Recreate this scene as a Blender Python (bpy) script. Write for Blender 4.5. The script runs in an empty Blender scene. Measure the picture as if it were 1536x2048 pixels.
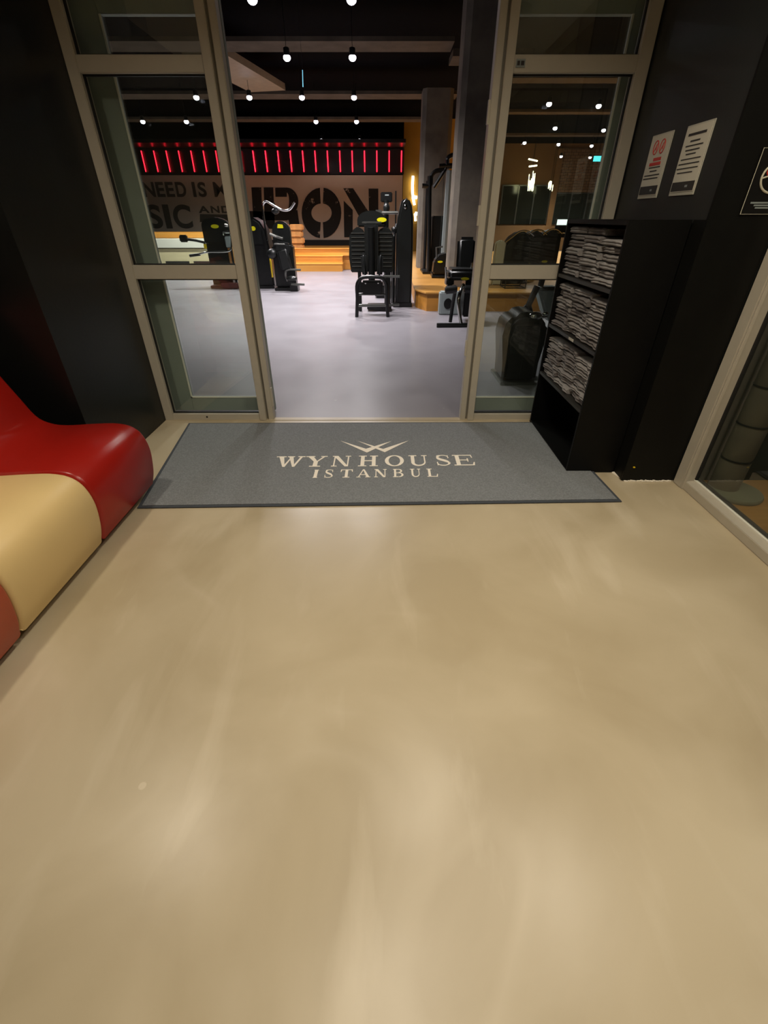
import bpy, bmesh, math, random
from mathutils import Vector, Matrix
random.seed(7)
SC = bpy.context.scene
COL = SC.collection
PI = math.pi

# ------------------------------------------------------------------ camera
FPX, PITCH, CH = 897.0, math.radians(33.3), 1.5
cam = bpy.data.cameras.new('camera'); camo = bpy.data.objects.new('camera', cam); COL.objects.link(camo)
cam.sensor_fit = 'VERTICAL'; cam.sensor_height = 24.0; cam.sensor_width = 18.0
cam.lens = 24.0 * FPX / 2048.0
cam.clip_start = 0.02; cam.clip_end = 200
camo.location = (0, 0, CH); camo.rotation_euler = (PI / 2 - PITCH, 0, 0)
SC.camera = camo
# ------------------------------------------------------------------ world, exposure
w = bpy.data.worlds.new('world'); SC.world = w; w.use_nodes = True
w.node_tree.nodes['Background'].inputs[0].default_value = (0.55, 0.6, 0.7, 1)
w.node_tree.nodes['Background'].inputs[1].default_value = 0.01
SC.view_settings.view_transform = 'Standard'; SC.view_settings.look = 'None'
SC.view_settings.gamma = 1.0; SC.view_settings.use_curve_mapping = False
SC.view_settings.exposure = 0.0
FOYER_W, GYM_W = 27.0, 125.0
FOYER_COL, GYM_COL = (1.0, 0.88, 0.70), (1.0, 0.95, 0.96)
FOYER_LAMPS = [(0.35, 2.0), (0.1, 0.75), (1.3, 1.3), (-1.75, 1.8), (0.3, -0.8)]

# ------------------------------------------------------------------ measuring helpers (photo pixel -> point in the place)
_c, _s = math.cos(PITCH), math.sin(PITCH)
def _ray(px, py):
    x = (px - 768) / FPX; y = (1024 - py) / FPX
    return (x, _c + y * _s, -_s + y * _c)
def P(px, py, z=0.0):
    r = _ray(px, py); t = (z - CH) / r[2]; return Vector((r[0] * t, r[1] * t, z))
def AY(px, py, Y):
    r = _ray(px, py); t = Y / r[1]; return Vector((r[0] * t, Y, CH + r[2] * t))

# ------------------------------------------------------------------ materials
def lin(h):
    h = h.lstrip('#'); o = []
    for i in (0, 2, 4):
        v = int(h[i:i + 2], 16) / 255
        o.append(v / 12.92 if v <= .04045 else ((v + .055) / 1.055) ** 2.4)
    return (*o, 1)
def newmat(name):
    m = bpy.data.materials.new(name); m.use_nodes = True
    nt = m.node_tree; return m, nt, nt.nodes['Principled BSDF']
def col(c): return lin(c) if isinstance(c, str) else (*c[:3], 1)
def pmat(name, c, rough=.5, metal=0.0, noise=0.0, scale=8.0, c2=None, bump=0.0, bscale=60.0, spec=.5, coat=0.0, stretch=(1, 1, 1)):
    m, nt, b = newmat(name); N, L = nt.nodes, nt.links
    b.inputs['Base Color'].default_value = col(c); b.inputs['Roughness'].default_value = rough
    b.inputs['Metallic'].default_value = metal; b.inputs['Specular IOR Level'].default_value = spec
    b.inputs['Coat Weight'].default_value = coat
    tc = N.new('ShaderNodeTexCoord'); mp = N.new('ShaderNodeMapping'); mp.inputs['Scale'].default_value = stretch
    L.new(tc.outputs['Object'], mp.inputs[0])
    if noise or c2:
        n = N.new('ShaderNodeTexNoise'); n.inputs['Scale'].default_value = scale; n.inputs['Detail'].default_value = 6
        L.new(mp.outputs[0], n.inputs['Vector'])
        r = N.new('ShaderNodeValToRGB'); r.color_ramp.elements[0].position = .35; r.color_ramp.elements[1].position = .65
        a = col(c); bb = col(c2) if c2 else tuple(v * (1 - noise) for v in a[:3]) + (1,)
        r.color_ramp.elements[0].color = a; r.color_ramp.elements[1].color = bb
        L.new(n.outputs[0], r.inputs[0]); L.new(r.outputs[0], b.inputs['Base Color'])
    if bump:
        n2 = N.new('ShaderNodeTexNoise'); n2.inputs['Scale'].default_value = bscale; n2.inputs['Detail'].default_value = 5
        L.new(mp.outputs[0], n2.inputs['Vector'])
        bp = N.new('ShaderNodeBump'); bp.inputs['Strength'].default_value = bump; bp.inputs['Distance'].default_value = .01
        L.new(n2.outputs[0], bp.inputs['Height']); L.new(bp.outputs[0], b.inputs['Normal'])
    return m
def emat(name, c, s):
    m, nt, b = newmat(name); b.inputs['Base Color'].default_value = col(c)
    b.inputs['Emission Color'].default_value = col(c); b.inputs['Emission Strength'].default_value = s; return m
def resin(name, ca, cb, cc, rough, streak, bump=.06):
    """poured resin floor: cloudy patches, faint pale trowel streaks, tiny chips"""
    m, nt, b = newmat(name); N, L = nt.nodes, nt.links
    tc = N.new('ShaderNodeTexCoord')
    n1 = N.new('ShaderNodeTexNoise'); n1.inputs['Scale'].default_value = 1.3; n1.inputs['Detail'].default_value = 5; n1.inputs['Distortion'].default_value = .6
    L.new(tc.outputs['Object'], n1.inputs['Vector'])
    r1 = N.new('ShaderNodeValToRGB'); r1.color_ramp.elements[0].position = .36; r1.color_ramp.elements[1].position = .64
    r1.color_ramp.elements[0].color = col(ca); r1.color_ramp.elements[1].color = col(cb)
    L.new(n1.outputs[0], r1.inputs[0])
    n2 = N.new('ShaderNodeTexNoise'); n2.inputs['Scale'].default_value = .9; n2.inputs['Detail'].default_value = 2; n2.inputs['Distortion'].default_value = 1.5
    L.new(tc.outputs['Object'], n2.inputs['Vector'])
    sub = N.new('ShaderNodeMath'); sub.operation = 'SUBTRACT'; sub.inputs[1].default_value = .5; L.new(n2.outputs[0], sub.inputs[0])
    ab = N.new('ShaderNodeMath'); ab.operation = 'ABSOLUTE'; L.new(sub.outputs[0], ab.inputs[0])
    mr = N.new('ShaderNodeMapRange'); mr.inputs[1].default_value = .0; mr.inputs[2].default_value = .05; mr.inputs[3].default_value = 1; mr.inputs[4].default_value = 0
    L.new(ab.outputs[0], mr.inputs[0])
    n3 = N.new('ShaderNodeTexNoise'); n3.inputs['Scale'].default_value = 2.2; L.new(tc.outputs['Object'], n3.inputs['Vector'])
    r3 = N.new('ShaderNodeMapRange'); r3.inputs[1].default_value = .5; r3.inputs[2].default_value = .7; r3.inputs[3].default_value = 0; r3.inputs[4].default_value = streak
    L.new(n3.outputs[0], r3.inputs[0])
    mu = N.new('ShaderNodeMath'); mu.operation = 'MULTIPLY'; L.new(mr.outputs[0], mu.inputs[0]); L.new(r3.outputs[0], mu.inputs[1])
    mx = N.new('ShaderNodeMixRGB'); L.new(mu.outputs[0], mx.inputs[0]); L.new(r1.outputs[0], mx.inputs[1]); mx.inputs[2].default_value = col(cc)
    v = N.new('ShaderNodeTexVoronoi'); v.inputs['Scale'].default_value = 2.1; L.new(tc.outputs['Object'], v.inputs['Vector'])
    vr = N.new('ShaderNodeMapRange'); vr.inputs[1].default_value = .022; vr.inputs[2].default_value = .03; vr.inputs[3].default_value = .5; vr.inputs[4].default_value = 0
    L.new(v.outputs['Distance'], vr.inputs[0])
    mx2 = N.new('ShaderNodeMixRGB'); L.new(vr.outputs[0], mx2.inputs[0]); L.new(mx.outputs[0], mx2.inputs[1]); mx2.inputs[2].default_value = col(cc)
    mp = N.new('ShaderNodeMapping'); mp.inputs['Scale'].default_value = (4.0, .9, 1); mp.inputs['Rotation'].default_value = (0, 0, .12); L.new(tc.outputs['Object'], mp.inputs[0])
    n5 = N.new('ShaderNodeTexNoise'); n5.inputs['Scale'].default_value = 1.2; n5.inputs['Detail'].default_value = 7; n5.inputs['Distortion'].default_value = .4; L.new(mp.outputs[0], n5.inputs['Vector'])
    r5 = N.new('ShaderNodeMapRange'); r5.inputs[1].default_value = .56; r5.inputs[2].default_value = .74; r5.inputs[3].default_value = 0; r5.inputs[4].default_value = streak * 2
    L.new(n5.outputs[0], r5.inputs[0])
    mx3 = N.new('ShaderNodeMixRGB'); L.new(r5.outputs[0], mx3.inputs[0]); L.new(mx2.outputs[0], mx3.inputs[1]); mx3.inputs[2].default_value = col(cc); mx2 = mx3
    L.new(mx2.outputs[0], b.inputs['Base Color'])
    rr = N.new('ShaderNodeMapRange'); rr.inputs[3].default_value = rough - .07; rr.inputs[4].default_value = rough + .1
    L.new(n3.outputs[0], rr.inputs[0]); L.new(rr.outputs[0], b.inputs['Roughness'])
    nb = N.new('ShaderNodeTexNoise'); nb.inputs['Scale'].default_value = 35; nb.inputs['Detail'].default_value = 3; L.new(tc.outputs['Object'], nb.inputs['Vector'])
    bp = N.new('ShaderNodeBump'); bp.inputs['Strength'].default_value = bump; bp.inputs['Distance'].default_value = .004
    L.new(nb.outputs[0], bp.inputs['Height']); L.new(bp.outputs[0], b.inputs['Normal'])
    return m
def wood(name, c, c2, rough=.45, axis='x', scale=3.0):
    m, nt, b = newmat(name); N, L = nt.nodes, nt.links
    tc = N.new('ShaderNodeTexCoord'); mp = N.new('ShaderNodeMapping')
    mp.inputs['Scale'].default_value = (.25, 4, 4) if axis == 'x' else ((4, .25, 4) if axis == 'y' else (4, 4, .25))
    L.new(tc.outputs['Object'], mp.inputs[0])
    n = N.new('ShaderNodeTexNoise'); n.inputs['Scale'].default_value = scale; n.inputs['Detail'].default_value = 6; L.new(mp.outputs[0], n.inputs['Vector'])
    r = N.new('ShaderNodeValToRGB'); r.color_ramp.elements[0].position = .3; r.color_ramp.elements[1].position = .7
    r.color_ramp.elements[0].color = col(c); r.color_ramp.elements[1].color = col(c2); L.new(n.outputs[0], r.inputs[0])
    L.new(r.outputs[0], b.inputs['Base Color']); b.inputs['Roughness'].default_value = rough; return m
def glassmat(name, tint, refl=1.0, body=0.0, bodyc='#8a9a90'):
    m, nt, b = newmat(name); N, L = nt.nodes, nt.links; N.remove(b)
    out = N['Material Output']
    tr = N.new('ShaderNodeBsdfTransparent'); tr.inputs[0].default_value = (*tint, 1)
    gl = N.new('ShaderNodeBsdfGlossy'); gl.inputs['Roughness'].default_value = .0; gl.inputs[0].default_value = (refl, refl, refl, 1)
    fr = N.new('ShaderNodeFresnel'); fr.inputs[0].default_value = 1.75
    geo = N.new('ShaderNodeNewGeometry'); inv = N.new('ShaderNodeMath'); inv.operation = 'SUBTRACT'; inv.inputs[0].default_value = 1; L.new(geo.outputs['Backfacing'], inv.inputs[1])
    fm = N.new('ShaderNodeMath'); fm.operation = 'MULTIPLY'; L.new(fr.outputs[0], fm.inputs[0]); L.new(inv.outputs[0], fm.inputs[1])
    mx = N.new('ShaderNodeMixShader'); L.new(fm.outputs[0], mx.inputs[0])
    if body:
        df = N.new('ShaderNodeBsdfDiffuse'); df.inputs[0].default_value = col(bodyc)
        m2 = N.new('ShaderNodeMixShader'); m2.inputs[0].default_value = body
        L.new(tr.outputs[0], m2.inputs[1]); L.new(df.outputs[0], m2.inputs[2]); L.new(m2.outputs[0], mx.inputs[1])
    else: L.new(tr.outputs[0], mx.inputs[1])
    L.new(gl.outputs[0], mx.inputs[2]); L.new(mx.outputs[0], out.inputs[0]); return m
def wornpaint(name, c, under, amount=.4, scale=2.0):
    m, nt, b = newmat(name); N, L = nt.nodes, nt.links
    tc = N.new('ShaderNodeTexCoord'); n = N.new('ShaderNodeTexNoise'); n.inputs['Scale'].default_value = scale; n.inputs['Detail'].default_value = 12
    n.inputs['Roughness'].default_value = .75; L.new(tc.outputs['Object'], n.inputs['Vector'])
    r = N.new('ShaderNodeValToRGB'); r.color_ramp.elements[0].position = 1 - amount - .01; r.color_ramp.elements[1].position = 1 - amount + .01
    r.color_ramp.elements[0].color = col(c); r.color_ramp.elements[1].color = col(under)
    L.new(n.outputs[0], r.inputs[0]); L.new(r.outputs[0], b.inputs['Base Color']); b.inputs['Roughness'].default_value = .8; return m
def brick(name):
    m, nt, b = newmat(name); N, L = nt.nodes, nt.links
    tc = N.new('ShaderNodeTexCoord'); mp = N.new('ShaderNodeMapping'); mp.inputs['Rotation'].default_value = (PI / 2, 0, 0); L.new(tc.outputs['Object'], mp.inputs[0])
    t = N.new('ShaderNodeTexBrick'); t.inputs['Scale'].default_value = 2.2; t.inputs['Color1'].default_value = lin('#8f6a48'); t.inputs['Color2'].default_value = lin('#7c5838')
    t.inputs['Mortar'].default_value = lin('#4d3622'); L.new(mp.outputs[0], t.inputs['Vector']); L.new(t.outputs[0], b.inputs['Base Color']); b.inputs['Roughness'].default_value = .9; return m

M = {}
M['foyer_floor'] = resin('foyer_resin', '#aa9c80', '#bbae93', '#d2c7b0', .31, .2, .05)
M['gym_floor'] = resin('gym_resin', '#807d82', '#858287', '#a8a6a4', .33, .0, 0.0)
M['blackwall'] = pmat('black_wall_laminate', '#141514', .32, noise=.25, scale=3, bump=.03, bscale=40, spec=.35)
M['blackwall_r'] = pmat('charcoal_wall_laminate', '#242625', .45, noise=.3, scale=2, c2='#1c1e1d', bump=.03)
M['black_pier'] = pmat('black_pier_paint', '#0d0d0b', .5, noise=.2, spec=.2)
M['ceil'] = pmat('ceiling_black_paint', '#08090c', .95, noise=.3, spec=.04)
M['foyer_ceil'] = pmat('foyer_ceiling_plaster', '#d5d3cc', .9, noise=.05)
M['beige_wall'] = pmat('foyer_plaster', '#9b978c', .8, noise=.08)
M['beam'] = pmat('raw_concrete_beam', '#5a5146', .9, noise=.25, scale=3, spec=.1)
M['conc'] = pmat('raw_concrete', '#70685b', .85, noise=.3, scale=2.5, c2='#59524a', bump=.15, bscale=12)
M['alu'] = pmat('brushed_aluminium', '#b9b2a2', .42, metal=.12, noise=.04, scale=20)
M['alu_dark'] = pmat('aluminium_recess', '#7b766b', .45, metal=.1)
M['bead'] = pmat('bright_aluminium_bead', '#e2e0d4', .35)
M['leaf'] = pmat('door_leaf_aluminium', '#8a928a', .5, metal=.0, noise=.06)
M['gasket'] = pmat('black_rubber_gasket', '#0a0a0a', .7)
M['glass'] = glassmat('clear_glass', (.94, .965, .945), 1.0, .005, '#a8a99a')
M['glass_side'] = glassmat('side_glass', (.8, .82, .78), 1.0, .02)
M['carpet'] = pmat('mat_pile', '#6c7073', .95, c2='#7f8386', scale=110, bump=.4, bscale=220)
M['matedge'] = pmat('mat_rubber_edge', '#3c4148', .8)
M['matletter'] = pmat('mat_lettering_cream', '#f2eadb', .9, bump=.3, bscale=200)
M['red'] = pmat('red_leatherette', '#931810', .3, bump=.03, bscale=150, spec=.45)
M['cream'] = pmat('cream_leatherette', '#d8bd85', .42, bump=.03, bscale=150, noise=.05, scale=3)
M['orange'] = pmat('burnt_orange_leatherette', '#a4452a', .4, bump=.03, bscale=150)
M['plinth'] = pmat('black_bench_plinth', '#191713', .7)
M['shelf'] = pmat('black_shelf_board', '#090908', .5, noise=.2, spec=.2)
M['shelf_edge'] = pmat('shelf_edge_band', '#2a2825', .5)
M['towel'] = pmat('grey_terry_cloth', '#8c8785', .97, noise=.12, scale=30, bump=.6, bscale=180)
M['towel2'] = pmat('light_grey_terry_cloth', '#9b9795', .97, noise=.1, scale=30, bump=.6, bscale=180)
M['towel3'] = pmat('dark_grey_terry_cloth', '#7b7573', .97, noise=.12, scale=30, bump=.6, bscale=180)
M['paper'] = pmat('poster_paper', '#c9c4b4', .6)
M['ink'] = pmat('poster_ink', '#2f2b29', .7)
M['redink'] = pmat('poster_red_ink', '#c23a32', .7)
M['acrylic'] = pmat('frame_edge', '#b5b3a4', .3, spec=.6)
M['signblack'] = pmat('sign_black', '#0c0b0b', .4)
M['signwhite'] = pmat('sign_white', '#c8c4ae', .5)
M['scrap'] = pmat('white_plaster_crumbs', '#e8e0d0', .9)
M['machine'] = pmat('machine_charcoal_shell', '#161817', .3, noise=.1, spec=.5)
M['machine_b'] = pmat('machine_black_paint', '#0b0c0b', .33, spec=.5)
M['pad'] = pmat('black_vinyl_pad', '#131514', .38, bump=.03, bscale=100)
M['chrome'] = pmat('chrome_tube', '#c8c8c4', .15, metal=1)
M['gsteel'] = pmat('grey_steel_tube', '#6f706b', .3, metal=.8)
M['grey'] = pmat('light_grey_panel', '#868f8e', .5)
M['yellow'] = pmat('yellow_badge', '#d6cf12', .4)
M['yel2'] = pmat('yellow_strap', '#e8c81a', .5)
M['woodo'] = wood('warm_pine_boards', '#dca04c', '#cc8a36', .4)
M['woodf'] = wood('oak_platform_front', '#b67c30', '#a06c26', .45)
M['woodfloor'] = wood('oak_floor_boards', '#c08e48', '#a87634', .35, scale=4)
M['straw'] = pmat('stacked_wood_blocks', '#c98d4c', .8, noise=.35, scale=6, bump=.5, bscale=10)
M['creamp'] = pmat('cream_platform_paint', '#d8cda2', .5, noise=.05)
M['whitep'] = pmat('white_laminate', '#e6e6d6', .4)
M['mural'] = pmat('mural_taupe_paint', '#b3a495', .85, noise=.1, scale=1)
M['murall'] = wornpaint('mural_black_paint', '#0a0a09', '#a39585', .38, 2.2)
M['murals'] = wornpaint('mural_grey_paint', '#3a3630', '#a39585', .3, 3)
M['muralbase'] = pmat('mural_dark_base', '#15110e', .8)
M['ochre'] = pmat('ochre_wall_paint', '#a67c28', .85, noise=.2, scale=1)
M['tan'] = pmat('tan_wall_paint', '#8e6438', .85, noise=.15, scale=1)
M['brick'] = brick('striped_brick')
M['darkglass'] = pmat('dark_window_glass', '#20241e', .12, spec=.6)
M['ledpanel'] = pmat('dark_red_led_backing', '#120b09', .35, noise=.3)
M['led'] = emat('red_neon_tube', (1.0, .012, .03), 5)
M['lamp'] = emat('spot_lens', (.93, .86, 1.0), 14)
M['flamp'] = emat('foyer_lens', (1.0, .86, .66), 12)
M['tube'] = emat('white_light_tube', (1, .95, .75), 8)
M['screen'] = emat('pale_screen', (.85, .95, .9), 1.6)
M['exit'] = emat('cyan_exit_sign', (.1, .75, .8), 1.6)
M['blue'] = pmat('blue_fabric', '#20448a', .7)
M['maroon'] = pmat('maroon_base', '#46201f', .5)
M['duct'] = pmat('tan_duct', '#8b7a62', .6, noise=.15)

# ------------------------------------------------------------------ mesh helpers
class MB:
    def __init__(s, off=(0, 0, 0), rz=0.0):
        s.bm = bmesh.new(); s.M = Matrix.Translation(Vector(off)) @ Matrix.Rotation(rz, 4, 'Z')
    def box(s, x0, x1, y0, y1, z0, z1, rot=None):
        c = Vector(((x0 + x1) / 2, (y0 + y1) / 2, (z0 + z1) / 2))
        m = Matrix.Translation(c)
        if rot: m = m @ Matrix.Rotation(rot[0], 4, rot[1])
        m = m @ Matrix.Diagonal((abs(x1 - x0), abs(y1 - y0), abs(z1 - z0), 1))
        bmesh.ops.create_cube(s.bm, size=1, matrix=m); return s
    def tube(s, pts, r, seg=8, closed=False):
        pts = [Vector(p) for p in pts]; n = len(pts); rings = []
        for i, p in enumerate(pts):
            a = pts[i - 1] if (i > 0 or closed) else p; b = pts[(i + 1) % n] if (i < n - 1 or closed) else p
            d = (b - a).normalized() if (b - a).length > 1e-9 else Vector((0, 0, 1))
            if i == 0 or not rings: u = d.orthogonal().normalized()
            else: u = (lastu - d * lastu.dot(d)).normalized()
            lastu = u; v = d.cross(u)
            rr = r[i] if isinstance(r, (list, tuple)) else r
            rings.append([s.bm.verts.new(p + (u * math.cos(2 * PI * k / seg) + v * math.sin(2 * PI * k / seg)) * rr) for k in range(seg)])
        for i in range(n if closed else n - 1):
            A, B = rings[i], rings[(i + 1) % n]
            for k in range(seg): s.bm.faces.new((A[k], A[(k + 1) % seg], B[(k + 1) % seg], B[k]))
        if not closed:
            s.bm.faces.new(rings[0][::-1]); s.bm.faces.new(rings[-1])
        return s
    def prism(s, pts, axis, a0, a1):
        """extrude a 2-D outline: axis 'y' -> pts are (x,z); 'x' -> (y,z); 'z' -> (x,y)"""
        f = {'y': lambda p, a: (p[0], a, p[1]), 'x': lambda p, a: (a, p[0], p[1]), 'z': lambda p, a: (p[0], p[1], a)}[axis]
        A = [s.bm.verts.new(f(p, a0)) for p in pts]; B = [s.bm.verts.new(f(p, a1)) for p in pts]; n = len(pts)
        s.bm.faces.new(A[::-1]); s.bm.faces.new(B)
        for i in range(n): s.bm.faces.new((A[i], A[(i + 1) % n], B[(i + 1) % n], B[i]))
        return s
    def ball(s, c, r):
        r = r if isinstance(r, (list, tuple)) else (r, r, r)
        bmesh.ops.create_uvsphere(s.bm, u_segments=20, v_segments=12, radius=1, matrix=Matrix.Translation(Vector(c)) @ Matrix.Diagonal((*r, 1))); return s
    def lathe(s, c, prof, seg=24):
        rings = [[s.bm.verts.new((c[0] + r * math.cos(2 * PI * k / seg), c[1] + r * math.sin(2 * PI * k / seg), c[2] + z)) for k in range(seg)] for r, z in prof]
        for A, B in zip(rings, rings[1:]):
            for k in range(seg): s.bm.faces.new((A[k], A[(k + 1) % seg], B[(k + 1) % seg], B[k]))
        s.bm.faces.new(rings[0][::-1]); s.bm.faces.new(rings[-1]); return s
    def build(s, name, mat, parent=None, bevel=0.0, smooth=False, seg=2):
        bmesh.ops.transform(s.bm, matrix=s.M, verts=s.bm.verts)
        bmesh.ops.recalc_face_normals(s.bm, faces=s.bm.faces)
        vs = [v.co for v in s.bm.verts]
        if parent: org = wloc(parent)
        else:
            org = Vector(((min(v.x for v in vs) + max(v.x for v in vs)) / 2, (min(v.y for v in vs) + max(v.y for v in vs)) / 2, min(v.z for v in vs)))
        bmesh.ops.translate(s.bm, vec=-org, verts=s.bm.verts)
        if bevel:
            bmesh.ops.bevel(s.bm, geom=[e for e in s.bm.edges if e.calc_face_angle(0) > .6], offset=bevel, segments=seg, affect='EDGES', clamp_overlap=True)
        me = bpy.data.meshes.new(name); s.bm.to_mesh(me); s.bm.free()
        me.materials.append(M[mat] if isinstance(mat, str) else mat)
        if smooth or bevel:
            for p in me.polygons: p.use_smooth = True
            me.set_sharp_from_angle(angle=math.radians(40))
        o = bpy.data.objects.new(name, me); COL.objects.link(o)
        if parent: o.parent = parent
        else: o.location = org
        return o
def wloc(o):
    v = Vector(o.location)
    while o.parent: o = o.parent; v = v + Vector(o.location)
    return v
def tag(o, label, cat, group=None):
    o['label'] = label; o['category'] = cat
    if group: o['group'] = group
    return o
def thing(name, label, cat, loc, group=None):
    o = bpy.data.objects.new(name, None); o.empty_display_size = .1; COL.objects.link(o); o.location = loc
    return tag(o, label, cat, group)
def struct(o): o['kind'] = 'structure'; return o
def sthing(name, loc):
    o = bpy.data.objects.new(name, None); o.empty_display_size = .1; COL.objects.link(o); o.location = loc; return struct(o)
def copytree(o, parent=None):
    c = o.copy(); COL.objects.link(c); c.parent = parent
    for ch in [x for x in COL.objects if x.parent == o]: copytree(ch, c)
    return c
def arc(cx, cz, r, a0, a1, n=8, rz=None):
    rz = rz or r
    return [(cx + r * math.cos(math.radians(a0 + (a1 - a0) * i / n)), cz + rz * math.sin(math.radians(a0 + (a1 - a0) * i / n))) for i in range(n + 1)]
def bez(pts, n=6):
    """Catmull-Rom through points (any dimension)"""
    pts = [Vector(p) for p in pts]; out = []
    for i in range(len(pts) - 1):
        a = pts[max(i - 1, 0)]; b = pts[i]; c = pts[i + 1]; d = pts[min(i + 2, len(pts) - 1)]
        for k in range(n):
            t = k / n
            out.append(.5 * ((2 * b) + (c - a) * t + (2 * a - 5 * b + 4 * c - d) * t * t + (3 * b - a - 3 * c + d) * t ** 3))
    out.append(pts[-1]); return out

# ================================================================== STRUCTURE
GY = 3.79                                         # door line
XL, XR = -1.93, 1.62
struct(MB().box(-2.9, 2.06, -3.0, GY + .03, -.1, 0).build('floor', 'foyer_floor'))
struct(MB().box(-10.2, 15, GY + .03, 28.2, -.1, -.0005).build('floor', 'gym_floor'))
struct(MB().box(2.06, 5.5, -3.0, GY + .03, -.1, -.0005).build('floor', 'woodfloor'))
struct(MB().box(-2.9, 5.5, -3.0, GY + .12, 3.2, 3.3).build('ceiling', 'foyer_ceil'))
struct(MB().box(-10.2, 15, GY + .12, 28.2, 4.5, 4.6).build('ceiling', 'ceil'))
# left wall: short glossy black panel next to the door, then a recess for the bench
struct(MB().prism([(-10.2, GY + .1), (-10.2, GY - .02), (-3.0, GY - .02), (-3.0, -3), (-2.62, -3), (-2.62, 2.74), (XL, 2.74), (XL, GY + .1)], 'z', 0, 3.2).build('wall_left', 'blackwall'))
struct(MB().prism([(XR, GY + .1), (XR, 2.68), (1.96, 2.68), (5.5, 2.68), (5.5, GY + .1)], 'z', 0, 3.2).build('wall_right', 'blackwall_r'))
struct(MB().box(1.6125, 1.955, 2.665, 2.679, 0.012, 3.19).build('trim_1', 'black_pier'))
struct(MB().box(1.612, 1.6195, 2.68, 2.785, .012, 1.49).build('trim_15', 'black_pier'))
struct(MB().box(-2.9, 5.5, -3.1, -3.0, 0, 3.2).build('wall_back', 'beige_wall'))
struct(MB().box(5.4, 5.5, -3.0, 2.68, 0, 3.2).build('wall_side_room', 'black_pier'))
struct(MB().box(-10.2, 15, GY, GY + .12, 3.2, 4.5).build('wall_front_gym', 'ceil'))
struct(MB().box(-10.3, -10.2, GY, 28.2, 0, 4.5).build('wall_left_gym', 'ceil'))
struct(MB().box(15, 15.1, GY, 28.2, 0, 4.5).build('wall_right_gym', 'tan'))
struct(MB().box(5.5, 15, GY, GY + .12, 0, 4.5).build('wall_front_gym_side', 'ceil'))
struct(MB().box(-10.2, .72, 21.0, 21.2, 0, 4.5).build('wall_far', 'ceil'))
struct(MB().box(.72, 4.0, 21.5, 21.7, 0, 4.5).build('wall_far_ochre', 'ochre'))
struct(MB().box(4.0, 15, 28.0, 28.2, 0, 4.5).build('wall_far_right', 'tan'))
# concrete beams and the duct below the black gym ceiling
for i, (y0, y1, x1) in enumerate([(10.75, 11.35, 1.2), (14.65, 15.25, 1.8), (18.0, 18.5, 1.6)]):
    struct(MB().box(-10.1, x1, y0, y1, 4.0, 4.06).build('trim_%d' % (i + 2), 'beam'))
for i, (y0, y1) in enumerate([(13.4, 13.9), (17.2, 17.6), (21.6, 22.0)]):
    struct(MB().box(2.4, 14.9, y0, y1, 4.05, 4.11).build('trim_%d' % (i + 5), 'beam'))
struct(MB().box(1.2, 2.6, 10.9, 11.5, 3.85, 3.95).build('trim_8', 'beam'))
struct(MB().box(-3.0, -1.99, GY - .025, GY + .09, 0, .001).build('trim_9', 'alu_dark'))
struct(MB().box(-3.5, -2.6, 11.6, 14.4, 4.0, 4.12, rot=(math.radians(-12), 'Z')).build('trim_10', 'duct'))

# door line: fixed side panel left and right
def side_panel(idx, xo0, xo1, xi0, xi1, flip):
    """xo = outer post, xi = inner (wide) post"""
    r = sthing('window_%d' % idx, ((xo0 + xi1) / 2, GY, 0))
    y0, y1 = GY - .03, GY + .06
    MB().box(xo0, xo1, y0, y1, 0, 3.2).build('outer_post', 'alu', r, .004)
    a, b = (xi0, xi1)
    m = MB()
    if flip: m.box(a, a + .045, y0 + .01, y1, 0, 3.2); m.box(a + .062, b, y0 - .005, y1, 0, 3.2)
    else: m.box(a, b - .062, y0 - .005, y1, 0, 3.2); m.box(b - .045, b, y0 + .01, y1, 0, 3.2)
    ip = m.build('inner_post', 'alu', r, .004)
    MB().box(a + .01, b - .01, y0 + .03, y1 - .01, 0, 3.2).build('post_groove', 'alu_dark', ip)
    mm = MB()
    if flip: 
        for z in (.55, 2.0, 1.45): mm.box(a - .012, a, y0 + .02, y0 + .05, z, z + .12)
    else:
        for z in (.12,): mm.box(b, b + .012, y0 + .02, y0 + .05, z, z + .16)
    mm.build('catch_plate', 'alu', ip)
    gx0, gx1 = (xo1, xi0) if not flip else (xi1, xo0)
    for z0, z1 in ((1.112, 1.205), (2.238, 2.32)):
        MB().box(gx0, gx1, y0 + .005, y1 - .01, z0, z1).build('transom', 'alu', r, .003)
    MB().box(gx0, gx1, y0 + .005, y1 - .01, 0, .055).build('bottom_rail', 'alu', r, .003)
    for z0, z1 in ((.055, 1.112), (1.205, 2.238), (2.32, 3.2)):
        g = MB().box(gx0 + .006, gx1 - .006, GY + .012, GY + .020, z0 + .006, z1 - .006).build('pane', 'glass', r)
        k = MB()
        k.box(gx0, gx0 + .008, GY + .004, GY + .028, z0, z1); k.box(gx1 - .008, gx1, GY + .004, GY + .028, z0, z1)
        k.box(gx0, gx1, GY + .004, GY + .028, z0, z0 + .008); k.box(gx0, gx1, GY + .004, GY + .028, z1 - .008, z1)
        k.build('gasket', 'gasket', g)
    return r
w1 = side_panel(1, -1.93, -1.86, -1.095, -.975, False)
w2 = side_panel(2, 1.535, 1.612, .672, .788, True)
pl = MB().box(.80, .855, GY - .032, GY - .0255, 2.262, 2.298).build('number_plate', 'grey', w2)
MB().box(.806, .822, GY - .0345, GY - .0325, 2.27, 2.29).box(.828, .848, GY - .0345, GY - .0325, 2.27, 2.29).build('number', 'ink', pl)
bolt = MB().ball((-1.56, GY - .026, .03), (.008, .004, .008)).build('bolt_hole', 'gasket', w1)

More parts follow.
